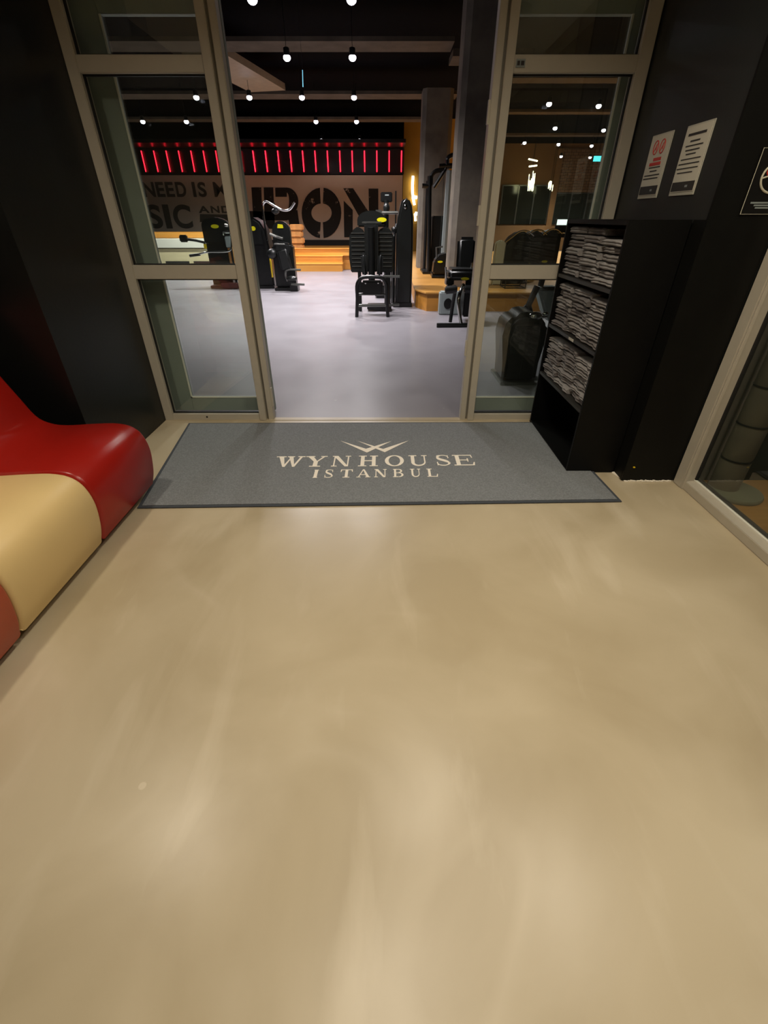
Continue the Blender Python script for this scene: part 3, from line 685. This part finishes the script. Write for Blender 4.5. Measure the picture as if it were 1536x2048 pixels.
MB().box(-9.6, -5.8, 17.5, 18.6, .15, .62).build('cream_front', 'creamp', t, .01)
MB().box(-9.6, -5.8, 17.5, 18.6, .0, .14).build('base', 'woodo', t)
m = MB()
for i in range(3): m.box(-8.4 + i * .95, -7.6 + i * .95, 17.48, 17.5, .19, .25)
m.build('toe_slot', 'gasket', t)
MB().box(-9.6, -5.8, 18.0, 18.6, .91, 1.08).build('wood_backrest', 'woodo', t, .01)

# right platform of oak boards
t = thing('wooden_platform', 'raised oak board platform around the columns on the gym right side', 'platform', (5, 14, 0))
PX = .68
pts = [(PX + .1, 9.25), (14.9, 9.0), (14.9, 21.4), (PX + .2, 21.4), (PX - .02, 15.0), (PX - .08, 9.7)]
MB().prism(pts, 'z', .305, .33).build('board_deck', 'woodfloor', t)
m = MB().prism([(a + (.03 if a < 2 else 0), b + (.03 if b < 12 else 0)) for a, b in pts], 'z', .0, .304); m.build('front_panel', 'woodf', t)
for i, (x, y) in enumerate([]): pass

# ochre area: mirror with light tubes behind the centre machine
t = thing('tall_mirror', 'dark tall mirror panel on the ochre wall behind the machines', 'mirror', (1.5, 21.45, .4))
MB().box(1.36, 1.9, 21.42, 21.49, .4, 2.85).build('mirror_glass', 'darkglass', t)
MB().tube([(1.34, 21.4, .4), (1.34, 21.4, 2.86), (1.92, 21.4, 2.86), (1.92, 21.4, .4)], .02, 6).build('mirror_frame', 'gsteel', t)
t = thing('light_tube', 'bent glowing white light tube beside the tall curved machine tower', 'light tube', (1.1, 21.38, 1.9))
MB().tube(bez([AY(826, 352, 21.38), AY(825, 375, 21.38), AY(826, 395, 21.38), AY(829, 410, 21.38)], 4), .045, 8).tube([AY(827, 394, 21.38), AY(834, 395, 21.38)], .05, 8).build('glowing_tube', 'tube', t)
MB().box(1.08, 1.14, 21.4, 21.5, 2.2, 2.3).build('wall_bracket', 'machine_b', t)
tag(MB().tube([AY(830, 427, 21.3), AY(834, 428, 21.3)], .06, 8).tube([AY(830, 427, 21.3), AY(831, 442, 21.3)], .04, 8).build('wall_lamp', 'tube'), 'small white lamp glowing low on the ochre wall', 'lamp')

# far right wall dressing (seen through the right door panel)
def winpanel(x0, x1, z0, z1, label):
    r = thing('gym_window', label, 'window', ((x0 + x1) / 2, 27.9, z0), 'dark far windows')
    MB().box(x0, x1, 27.92, 27.97, z0, z1).build('dark_pane', 'darkglass', r)
    m = MB()
    for i in range(4): x = x0 + (x1 - x0) * i / 3; m.box(x - .03, x + .03, 27.88, 27.93, z0, z1)
    m.box(x0, x1, 27.88, 27.93, z1 - .05, z1).build('mullions', 'gsteel', r)
winpanel(6.0, 8.45, 1.2, 2.87, 'dark far window left of the wooden pillar, hung with pendant glints')
winpanel(8.75, 11.2, 1.2, 2.55, 'dark far window below the striped brick panel')
tag(MB().box(8.75, 10.9, 27.9, 27.99, 2.56, 4.3).build('brick_panel', 'brick'), 'striped brown brick panel high on the far right wall', 'wall panel')
tag(MB().box(8.46, 8.74, 27.8, 27.99, 0.34, 4.3).build('wall_pillar', 'tan'), 'tan flat pillar between the two dark far windows', 'pillar')
tag(MB().box(5.6, 8.4, 27.5, 27.98, .34, 1.15).build('low_wall', 'tan'), 'low tan wall below the dark far window', 'low wall')
M['crystal'] = emat('crystal_glow', (1, .93, .6), 5)
for (cx, cy, n, sz, lab) in [(1062, 357, 14, 1.0, 'glowing crystal pendant cluster, the larger left one'), (1101, 368, 8, .6, 'glowing crystal pendant cluster, the smaller right one')]:
    c = AY(cx, cy, 26.5); r = thing('crystal_pendant', lab, 'pendant lamp', (c.x, c.y, c.z), 'far crystal pendants')
    m = MB()
    for i in range(n):
        x = c.x + random.uniform(-.2, .2) * sz; z = c.z + random.uniform(-.1, .3) * sz; m.tube([(x, c.y + random.uniform(-.1, .1), z), (x + .02, c.y, z - .4 * sz)], .016, 5)
    m.build('crystal_rods', 'crystal', r); MB().tube([(c.x, c.y, c.z), (c.x, c.y, 4.5)], .008, 5).build('cord', 'machine_b', r)
c = AY(1062, 322, 26.5)
for (p, q, cpx, lab) in (((1057, 318), (1075, 322), 1066, 'short slanted glowing light bar above the pendants, upper one'), ((1058, 333), (1074, 331), 1066, 'short level glowing light bar above the pendants, lower one')):
    yb = 26.0 if p[1] < 325 else 25.4
    a, b = AY(*p, yb), AY(*q, yb); m_ = (a + b) / 2
    t = thing('light_bar', lab, 'light bar', m_, 'short light bars')
    MB().tube([a, b], .03, 6).build('glowing_bar', 'crystal', t); MB().tube([m_, (m_.x, m_.y, 4.5)], .004, 5).build('cord', 'machine_b', t)
a, b = AY(1188, 312, 24), AY(1204, 323, 24)
t = thing('exit_sign', 'small cyan glowing exit sign hanging high at far right', 'sign', ((a.x + b.x) / 2, 24, b.z))
MB().box(a.x, b.x, 23.97, 24.0, b.z, a.z).build('sign_face', 'exit', t); MB().box(a.x - .02, b.x + .02, 24.0, 24.05, b.z - .02, a.z + .02).tube([((a.x + b.x) / 2, 24.02, a.z), ((a.x + b.x) / 2, 24.02, 4.5)], .01, 6).build('housing', 'machine_b', t)

# ================================================================== GYM SPOTLIGHTS
proto = None
def spot(px, py, label, on=True):
    global proto
    p = P(px, py, 3.7)
    if proto is None:
        proto = thing('ceiling_spotlight', label, 'spotlight', p, 'gym ceiling spotlights')
        MB().lathe((p.x, p.y, 3.72), [(.035, 0), (.05, .01), (.05, .11), (.035, .12)], 16).build('housing', 'machine_b', proto, smooth=True)
        MB().tube([(p.x, p.y, 3.83), (p.x, p.y, 4.5)], .004, 5).build('stem', 'machine_b', proto)
        MB().ball((p.x, p.y, 3.715), (.06, .06, .045)).build('lens', 'lamp', proto, smooth=True)
        ld = bpy.data.lights.new('bulb', 'SPOT'); ld.energy = GYM_W * 4; ld.color = GYM_COL; ld.shadow_soft_size = .06; ld.spot_size = math.radians(150); ld.spot_blend = 1.0
        lo = bpy.data.objects.new('bulb', ld); COL.objects.link(lo); lo.parent = proto; lo.location = (0, 0, -.04)
        return
    o = copytree(proto); o.location = p; o['label'] = label; o['group'] = 'gym ceiling spotlights'
rows = [([(505, 3), (703, 3)], 'nearest row at the picture top'), ([(574, 118), (705, 118)], 'second row from the door'),
        ([(393, 197), (499, 197), (604, 197), (708, 197)], 'third row from the door'), ([(286, 245), (373, 245), (632, 245), (713, 245)], 'fourth row from the door'),
        ([(643, 281), (719, 281)], 'last row above the mural')]
for rw, nm in rows:
    W4 = {2: ['left', 'right'], 4: ['leftmost', 'second from left', 'third from left', 'rightmost']}[len(rw)]
    for (a, b), q in zip(rw, W4): spot(a, b, 'bright white ceiling spotlight, %s of the %s' % (q, nm))
for (a, b), q in zip([(1098, 210), (1197, 214), (1110, 258), (1207, 262), (1049, 287), (1117, 290), (1183, 293), (1122, 314), (1180, 316)],
                     ['left of the highest pair', 'right of the highest pair', 'left of the second pair', 'right of the second pair', 'left of the row of three', 'middle of the row of three', 'right of the row of three', 'left of the lowest pair', 'right of the lowest pair']):
    spot(a, b, 'bright spotlight seen through the right door panel, ' + q)
a, b = AY(605, 140, 9), AY(606, 174, 9)
t = thing('hanging_rod', 'thin pale blue glowing rod hanging from the gym ceiling', 'rod', b)
MB().tube([a, b], .006, 6).build('glowing_rod', emat('pale_blue_rod', (.2, .6, .8), .8), t)
MB().tube([a, (a.x, a.y, 4.5)], .002, 5).build('cord', 'machine_b', t)

# ================================================================== GYM MACHINES
def dome(w, h, hr, n=10):
    """shroud outline: straight sides, elliptical top (x,z)"""
    return [(-w / 2, 0), (w / 2, 0), (w / 2, h - hr)] + [(w / 2 * math.cos(a), h - hr + hr * math.sin(a)) for a in [PI * i / n for i in range(1, n)]] + [(-w / 2, h - hr)]
def shp(pts, dz): return [(x, z + dz) for x, z in pts]
def badge(m, x, y, z, rx=.07, rz=.03):
    m.prism([(x + rx * math.cos(a * PI / 8), z + rz * math.sin(a * PI / 8)) for a in range(16)], 'y', y - .006, y); return m

# A: machine seen through the left panel
O = (-4.05, 12.8, 0)
t = thing('leg_extension_machine', 'charcoal weight machine with yellow badge seen through left door panel, side arms', 'gym machine', O)
MB(O).prism(shp(dome(.66, .52, .16), .98), 'y', -.06, .12).build('shroud', 'machine', t, .02)
badge(MB(O), .0, -.07, 1.32, .095, .04).build('badge', 'yellow', t)
MB(O).box(-.26, .2, -.02, .2, .0, .99).build('weight_housing', 'machine_b', t, .015)
MB(O).tube([(-.3, .05, .02), (-.3, .05, 1.1)], .03).build('upright', 'machine_b', t)
MB(O).tube([(.27, .05, .02), (.27, .05, 1.05)], .03).build('upright', 'machine_b', t)
MB(O).tube([(.38, .05, .02), (.38, .05, .75)], .03).build('upright', 'machine_b', t)
a = MB(O).tube([(-.3, -.05, .98), (-.5, -.1, 1.03), (-.72, -.15, 1.06)], .028).build('lever_arm', 'machine_b', t)
MB(O).box(-.86, -.68, -.22, -.12, 1.0, 1.15).build('square_pad', 'pad', a, .02)
a = MB(O).tube(bez([(-.5, -.25, .74), (-.2, -.3, .80), (.1, -.3, .80), (.3, -.25, .82), (.36, -.2, .92), (.37, -.15, 1.16)], 4), .02).build('handle_bar', 'chrome', t)
MB(O).tube([(-.68, -.25, .72), (-.42, -.25, .75)], .032).build('grip', 'pad', a)
MB(O).box(.22, .38, -.2, -.12, .88, 1.12).build('guard_plate', 'grey', t, .02)
MB(O).tube([(.2, -.16, 1.14), (.2, -.16, 1.2), (.36, -.16, 1.2)], .018).ball((.3, -.16, 1.34), (.05, .04, .035)).build('adjuster', 'chrome', t)
MB(O).box(-.36, -.3, -.06, -.02, .86, .96).build('strap', 'yel2', t)
MB(O).box(-.3, .45, -.3, .3, .0, .07).box(.0, .4, -.4, -.3, .02, .14).build('base_frame', 'maroon', t, .01)

# B1: tall shroud just inside the left post
O = (-3.08, 12.9, 0)
t = thing('chest_press_machine', 'tall dark weight tower with yellow badge just right of the left door post', 'gym machine', O)
MB(O).prism([(-.32, 0), (.32, 0), (.30, .9), (.24, 1.25), (.14, 1.42), (0, 1.5), (-.2, 1.5), (-.32, 1.4)], 'y', -.3, .25).build('shroud', 'machine_b', t, .04)
MB(O).prism([(-.3, .95), (.2, .95), (.2, 1.2), (.12, 1.38), (0, 1.46), (-.2, 1.46), (-.3, 1.36)], 'y', -.33, -.301).build('front_cover', 'machine', t, .01)
badge(MB(O), -.02, -.34, 1.28, .06, .045).build('badge', 'yellow', t)
MB(O).box(.28, .31, -.34, -.3, .25, .72).build('yellow_strip', 'yel2', t)
MB(O).box(-.35, .33, -.38, .3, .0, .06).build('base_frame', 'machine_b', t, .01)
# B2: seat machine with backrest
O = (-2.42, 12.3, 0)
t = thing('seated_press_machine', 'dark seated press machine with small yellow badge, black backrest and handles', 'gym machine', O)
MB(O).prism(shp(dome(.42, .55, .2), .88), 'y', .1, .3).build('shroud', 'machine', t, .03)
MB(O).prism([(-.07, 1.29), (.07, 1.29), (.06, 1.36), (-.05, 1.37)], 'y', .08, .098).build('badge', 'yellow', t)
MB(O).box(-.24, .26, .0, .28, .05, .95).build('weight_housing', 'machine_b', t, .03)
MB(O).tube([(-.24, -.05, 1.18), (-.1, .0, 1.12), (.05, -.02, 1.08)], .028).tube([(-.15, -.1, .98), (.1, -.1, .97)], .018).build('press_arm', 'gsteel', t)
m = MB(O); m.box(-.07, .2, -.22, -.1, .42, .9, rot=(math.radians(-10), 'Y')); m.build('backrest', 'pad', t, .05, seg=3)
MB(O).box(-.15, .2, -.1, .1, .78, 1.02, rot=(.2, 'Y')).build('head_pad', 'pad', t, .04)
MB(O).ball((-.22, -.12, .78), (.12, .08, .11)).build('knee_roller', 'pad', t, smooth=True)
a = MB(O).tube(bez([(.1, -.25, .22), (.08, -.3, .38), (.16, -.32, .46), (.46, -.35, .47)], 4), .022).build('handle', 'gsteel', t)
MB(O).tube([(.2, -.33, .16), (.52, -.36, .16)], .026).build('handle', 'gsteel', t)
MB(O).ball((.22, -.3, .28), (.13, .09, .06)).build('foot_roller', 'machine', t, smooth=True)
MB(O).box(-.24, .3, -.2, .25, 0, .06).box(.15, .34, -.3, .0, .0, .12).build('base_frame', 'machine_b', t, .01)

a = MB((-3.0, 12.42, 0)).tube(bez([(.26, -.1, 1.0), (.24, -.1, 1.5), (.25, -.1, 1.72), (.34, -.1, 1.80), (.5, -.1, 1.72), (.68, -.1, 1.64), (.85, -.1, 1.65), (.98, -.1, 1.78)], 5), .022).build('pull_bar', 'chrome', t)
MB((-3.0, 12.42, 0)).ball((.52, -.08, 1.62), (.09, .07, .06)).tube([(.5, -.05, 1.66), (.5, -.05, 1.78)], .02).build('pulley', 'machine', a)

# C: centre machine
O = (-.22, 9.3, 0)
t = thing('abductor_machine', 'large black centre machine with ribbed weight shields and arched front frame', 'gym machine', O)
m = MB(O)
fx0, fx1, fy, ft = -.25, .27, -.62, .64
m.tube(bez([(fx0 - .02, fy, .0), (fx0, fy, .3), (fx0, fy, .5), (fx0 + .05, fy, .6), (fx0 + .14, fy, ft), (fx1 - .14, fy, ft), (fx1 - .05, fy, .6), (fx1, fy, .5), (fx1, fy, .3), (fx1 + .02, fy, 0)], 4), .032, 10)
m.build('arched_front_frame', 'machine_b', t, smooth=True)
MB(O).tube([(fx0, fy, .19), (fx1, fy, .19)], .024).tube([(fx0, fy + .1, .36), (fx1, fy + .1, .36)], .02).build('cross_bar', 'gsteel', t)
MB(O).box(fx0 + .07, fx1 - .07, fy + .02, fy + .16, .36, .58).build('mechanism_box', 'machine_b', t, .03)
for sx in (-1, 1):
    MB(O).ball((.01 + sx * .11, fy - .005, .55), (.016, .01, .016)).build('bolt', 'chrome', t)
    MB(O).box(.01 + sx * .14 - .05, .01 + sx * .14 + .05, -.3, -.16, .60, .98, rot=(sx * .08, 'Y')).build('thigh_pad', 'pad', t, .045, seg=3)
def shield(x0, x1, name):
    s = MB(O).prism([(x0, .66), (x1, .66), (x1 + .01, .9), (x1 + .01, 1.22), (x1 - .05, 1.32), ((x0 + x1) / 2, 1.37), (x0 + .06, 1.32), (x0 - .01, 1.22), (x0 - .03, .9)], 'y', -.04, .02).build(name, 'machine', t, .012)
    m = MB(O)
    for i in range(9): z = .75 + i * .064; m.box(x0 + .02, x1 - .02, -.052, -.04, z, z + .012)
    m.build('ribs', 'gsteel', s, .002)
shield(-.38, -.1, 'weight_shield'); shield(.08, .38, 'weight_shield')
MB(O).box(-.12, .12, -.22, -.05, .68, 1.42).build('mast_cover', 'machine', t, .04)
MB(O).tube([(.0, -.24, .5), (.0, -.25, 1.36)], .06, 14).build('mast', 'machine_b', t, smooth=True)
MB(O).box(-.16, .18, -.1, .0, 1.41, 1.44).build('top_plate', 'gsteel', t, .006)
MB(O).prism(shp(dome(.5, .24, .14), 1.36), 'y', .06, .22).build('top_shroud', 'machine', t, .02)
badge(MB(O), .18, .045, 1.465, .085, .035).build('badge', 'yellow', t)
MB(O).box(-.26, -.2, -.05, .05, 0, .68).box(-.1, .36, -.05, .3, .03, .1).box(.25, .34, -.1, .0, .0, .7).build('rear_frame', 'machine_b', t, .01)
MB(O).tube([(.2, -.3, .62), (.5, -.3, .62)], .022).tube([(.2, -.3, .14), (.5, -.2, .14)], .022).build('side_bar', 'gsteel', t)
for x_ in (.24, .3, .36): MB(O).tube([(x_, .2, .1), (x_, .2, 1.35)], .012).build('guide_rod', 'gsteel', t)

# C2: curved tower to its right
O = (.355, 9.95, 0)
t = thing('weight_stack_tower', 'tall slim black tower with leaning rounded top right of the centre machine', 'gym machine', O)
m = MB(O)
m.prism([(-.13, 0), (.19, 0), (.19, 1.1), (.18, 1.5), (.15, 1.68), (.09, 1.79), (.02, 1.8), (-.04, 1.74), (-.1, 1.5), (-.13, 1.2)], 'y', -.18, .35).build('shroud', 'machine', t, .05, seg=3)
MB(O).tube([(-.17, -.1, .05), (-.17, -.1, 1.2), (-.12, -.05, 1.4)], .025).ball((-.16, -.1, 1.3), (.05, .04, .06)).build('side_rail', 'machine_b', t)
MB(O).tube([(-.24, -.2, .92), (-.24, -.2, .80)], .035).ball((-.24, -.2, .98), (.06, .05, .03)).build('knob', 'machine_b', t)
MB(O).box(-.255, -.225, -.21, -.18, .66, .83).build('yellow_strip', 'yel2', t)
MB(O).box(-.18, .2, -.22, .38, .0, .08).build('base_frame', 'machine_b', t, .01)
MB(O).ball((.03, -.185, 1.66), (.03, .02, .04)).build('chrome_cap', 'chrome', t, smooth=True)

# F: cardio trainer with console, behind
O = (.05, 11.2, 0)
t = thing('cross_trainer', 'cardio trainer with dark square console rising behind the centre machine', 'gym machine', O)
MB(O).box(-.12, .12, -.03, .03, 1.76, 1.93).build('console', 'machine_b', t, .015)
MB(O).box(-.03, .05, -.035, -.03, 1.87, 1.89).build('display', 'grey', t)
MB(O).tube([(0, 0, .2), (0, 0, 1.8)], .05, 10).build('mast', 'machine', t)
MB(O).ball((.0, -.02, 1.66), (.07, .08, .1)).build('dome_cover', 'machine', t, smooth=True)
MB(O).tube([(-.2, -.1, 1.58), (.24, -.1, 1.58)], .03).box(-.22, -.1, -.14, -.04, 1.54, 1.63).build('handlebar', 'gsteel', t)
MB(O).tube([(.2, 0, .3), (.19, 0, 1.95)], .015).build('swing_arm', 'machine_b', t)
MB(O).box(-.25, .25, -.3, .6, 0, .25).build('base', 'machine_b', t, .04)

# D: leg curl machine at right
O = (1.22, 8.0, 0)
t = thing('leg_curl_machine', 'black seated leg machine with roller pads and curved chrome post by right door post', 'gym machine', O)
MB(O).tube([(-.36, -.22, .03), (.28, -.2, .03)], .035, 10).build('foot_bar', 'machine_b', t, smooth=True)
MB(O).tube(bez([(.04, -.2, .04), (-.0, -.18, .2), (-.03, -.15, .38), (.0, -.1, .52), (.05, -.02, .6)], 4), .028, 10).build('curved_post', 'chrome', t, smooth=True)
MB(O).tube(bez([(-.1, .1, .02), (-.08, .1, .3), (-.06, .05, .55)], 4), .03, 10).build('rear_post', 'machine_b', t, smooth=True)
MB(O).tube([(-.25, -.1, .53), (-.06, -.1, .55)], [.06, .06], 14).build('roller_pad', 'pad', t, .015)
MB(O).tube([(.05, -.1, .55), (.2, -.1, .54)], [.06, .06], 14).build('roller_pad', 'pad', t, .015)
MB(O).box(-.2, .3, -.05, .45, .66, .82).build('seat', 'pad', t, .05, seg=3)
MB(O).box(-.03, .28, .38, .5, .72, 1.24, rot=(-.12, 'X')).build('backrest', 'pad', t, .06, seg=3)
badge(MB(O), .06, -.06, .69, .065, .02).build('badge', 'yellow', t)
MB(O).tube([(-.2, .1, .6), (-.24, .1, .84)], .014).tube([(.17, .1, .8), (.17, .1, .9)], .014).build('adjuster_lever', 'chrome', t)
MB(O).box(-.22, -.1, .0, .2, .58, .68).box(.1, .32, .1, .5, .1, .66).build('frame_body', 'machine_b', t, .02)
# grey plyo box against the platform
O = (1.26, 9.0, 0)
t = thing('step_box', 'pale grey box with dark oval holes before the wooden platform', 'box', O)
MB(O).box(-.25, .25, -.12, .12, 0, .38).build('body', 'grey', t, .02)
for x_ in (-.1, .15): MB(O).prism([(x_ + .075 * math.cos(a * PI / 8), .19 + .09 * math.sin(a * PI / 8)) for a in range(16)], 'y', -.127, -.121).build('oval_hole', 'machine_b', t)

# E: multi station cable frame on the platform
O = (1.05, 13.0, .33)
t = thing('cable_crossover_frame', 'tall dark cable station frame with arched top arms before the far column', 'gym machine', O)
MB(O).tube([(.06, -.4, .012), (-.02, -.4, 1.95)], .05, 8).build('upright', 'machine_b', t)
MB(O).tube([(.0, .3, .012), (.0, .3, 1.9)], .045, 8).build('upright', 'machine_b', t)
MB(O).tube([(.40, -.4, .012), (.42, -.4, 2.05)], .07, 8).build('pale_upright', 'grey', t)
MB(O).tube([(.55, -.35, .012), (.56, -.35, 2.1)], .04, 8).build('upright', 'machine_b', t)
MB(O).tube(bez([(-.18, -.4, 1.77), (0, -.4, 1.78), (.02, -.4, 1.95), (.12, -.4, 2.04), (.3, -.4, 2.06)], 4), .045, 8).build('top_arm', 'machine_b', t)
MB(O).tube(bez([(.08, -.4, 1.74), (.2, -.4, 1.9), (.34, -.4, 2.12), (.36, -.4, 2.26), (.48, -.4, 2.32), (.7, -.4, 2.33)], 4), .045, 8).build('top_arm', 'machine_b', t)
MB(O).tube([(.18, -.4, 2.12), (.6, -.4, 2.14)], .05, 8).build('cross_head', 'machine_b', t)
MB(O).box(.1, .38, -.3, .1, .02, 1.2).build('weight_housing', 'machine_b', t, .02)
for x_ in (.3, .5, .52): MB(O).tube([(x_, -.42, .1), (x_, -.42, 1.98)], .006, 5).build('cable', 'gsteel', t)
MB(O).box(-.1, .7, -.55, .4, .001, .05).build('base_frame', 'machine_b', t, .01)
# rowing machine on platform
O = (1.32, 11.7, .33)
t = thing('low_row_machine', 'low dark machine with yellow badge on the platform left of nearer column', 'gym machine', O)
MB(O).prism([(-.2, 0.08), (.22, 0.08), (.22, .38), (.1, .5), (-.06, .46), (-.18, .34)], 'y', -.1, .3).build('shroud', 'machine_b', t, .03)
badge(MB(O), -.05, -.11, .33, .06, .02).build('badge', 'yellow', t)
MB(O).tube([(-.22, -.1, .03), (.24, -.1, .03)], .03).box(-.2, .2, .0, .5, .001, .08).build('base_frame', 'machine_b', t)
MB(O).tube([(-.12, 0, .4), (-.14, 0, .6), (0, 0, .62)], .02).build('handle', 'gsteel', t)

# G: row of hooded cardio machines on the platform, through right panel
for i, (px, lab) in enumerate([(1032, 'leftmost of the row on the platform'), (1060, 'middle of the row on the platform'), (1092, 'rightmost of the row on the platform')]):
    b_ = AY(px, 462, 10.7 + .75 * i); O = (b_.x, b_.y, .33)
    t = thing('exercise_bike', 'dark hooded cardio machine with highlight built as rim, ' + lab, 'gym machine', O, 'cardio machines on the platform')
    MB(O).prism([(-.2, .1), (.3, .1), (.36, .5), (.34, .8), (.2, .93), (.06, .94), (-.1, .84), (-.26, .62), (-.25, .3)], 'y', -.1, .25).build('hood', 'machine_b', t, .04, seg=3)
    MB(O).tube(bez([(-.3, -.13, .7), (-.12, -.13, .82), (.04, -.13, .93), (.2, -.13, .94), (.34, -.13, .86)], 4), .016, 6).build('highlight_rim', 'chrome', t)  # arc highlight of the hood, built as a chrome tube
    MB(O).box(-.2, .3, -.2, .3, .001, .07).box(-.16, -.1, -.05, .05, .06, .2).box(.18, .24, -.05, .05, .06, .2).build('base_frame', 'machine', t, .01)
    if i: badge(MB(O), .05, -.115, .3, .07, .025).build('badge', 'yellow', t)
# small things right
b_ = AY(1000, 493, 10.4)
tag(MB((b_.x, 10.4, 0)).prism([(-.1, .33), (.1, .33), (.1, 1.05), (.08, 1.1), (.0, 1.13), (-.1, 1.08)], 'y', -.1, .1).build('towel_dispenser', 'creamp', bevel=.02), 'pale cream dispenser stand behind the right door panel edge', 'dispenser')
b_ = AY(1126, 445, 12.5)
t = thing('display_screen', 'small bright screen on dark stand left of the towel shelf', 'screen', (b_.x, 12.5, .33))
MB((b_.x, 12.5, b_.z)).box(-.14, .14, -.02, 0, -.05, .06).build('screen_face', 'screen', t); MB((b_.x, 12.5, 0)).box(-.16, .16, 0, .04, b_.z - .3, b_.z + .08).tube([(0, .02, .33), (0, .02, b_.z)], .03).build('stand', 'machine_b', t)
MB((b_.x, 12.5, b_.z)).tube([(-.24, -.02, -.14), (-.2, -.03, -.2), (.18, -.03, -.2)], .015).build('handrail', 'chrome', t)
b_ = P(1020, 575, .33); O = (b_.x + .05, b_.y + .0, .33)
t = thing('wire_stool', 'black thin wire stool frame on the wooden platform edge', 'stool', O)
m = MB(O)
for (x0, y0) in ((-.2, -.2), (.2, -.2), (.2, .2), (-.2, .2)): m.tube([(x0, y0, 0), (x0, y0, .3)], .01, 6)
m.tube([(-.2, -.2, .012), (.2, -.2, .012), (.2, .2, .012), (-.2, .2, .012)], .01, 6, closed=True).tube([(-.2, -.2, .3), (.2, -.2, .3), (.2, .2, .3), (-.2, .2, .3)], .01, 6, closed=True).build('wire_frame', 'machine_b', t)
MB(O).box(-.21, .21, -.21, .21, .31, .33).build('seat', 'machine_b', t, .005)

# H: big rounded shroud close behind the right panel, and seat machine behind it
O = (1.44, 4.95, 0)
t = thing('covered_machine', 'squat black rounded machine housing close behind the right glass panel', 'gym machine', O)
MB(O).prism([(-.17, 0), (.2, 0), (.2, .2), (.22, .34), (.23, .48), (.2, .6), (.12, .69), (0, .71), (-.12, .69), (-.2, .6), (-.22, .48), (-.2, .34), (-.18, .2)], 'y', -.14, .3).build('housing', 'machine_b', t, .05, seg=4)
MB(O).prism([(-.14, .3), (.14, .28), (.17, .45), (.12, .6), (-.12, .6), (-.17, .45)], 'y', -.18, -.141).build('cushion_pad', 'pad', t, .018, seg=3)
MB(O).ball((.08, -.1, .67), (.07, .05, .04)).ball((.2, -.02, .68), (.03, .03, .02)).build('chrome_cap', 'chrome', t, smooth=True)
MB(O).box(-.2, .22, -.2, .32, .0, .03).build('base_frame', 'gsteel', t, .005)
O = (2.15, 6.6, 0)
t = thing('incline_bench', 'pale grey seat on black slanting frame behind the covered machine', 'gym machine', O)
MB(O).prism([(-.12, .72), (.16, .72), (.22, .5), (.14, .28), (.02, .42)], 'y', -.05, .2).build('seat', 'grey', t, .03)
MB(O).box(-.06, .12, -.07, .1, .715, .74).build('seat_pad', 'pad', t, .01)
MB(O).tube([(-.12, 0, .74), (-.2, 0, .5), (.0, 0, .06)], .045).tube([(-.08, 0, .74), (-.05, 0, .98)], .04).build('frame_post', 'machine_b', t)
MB(O).tube([(-.25, 0, .5), (.2, 0, .1)], .035).box(-.3, .3, -.1, .3, 0, .05).build('base_frame', 'machine_b', t, .01)
MB(O).tube([(-.2, -.1, .36), (.05, -.1, .38)], .02).build('handle', 'chrome', t)
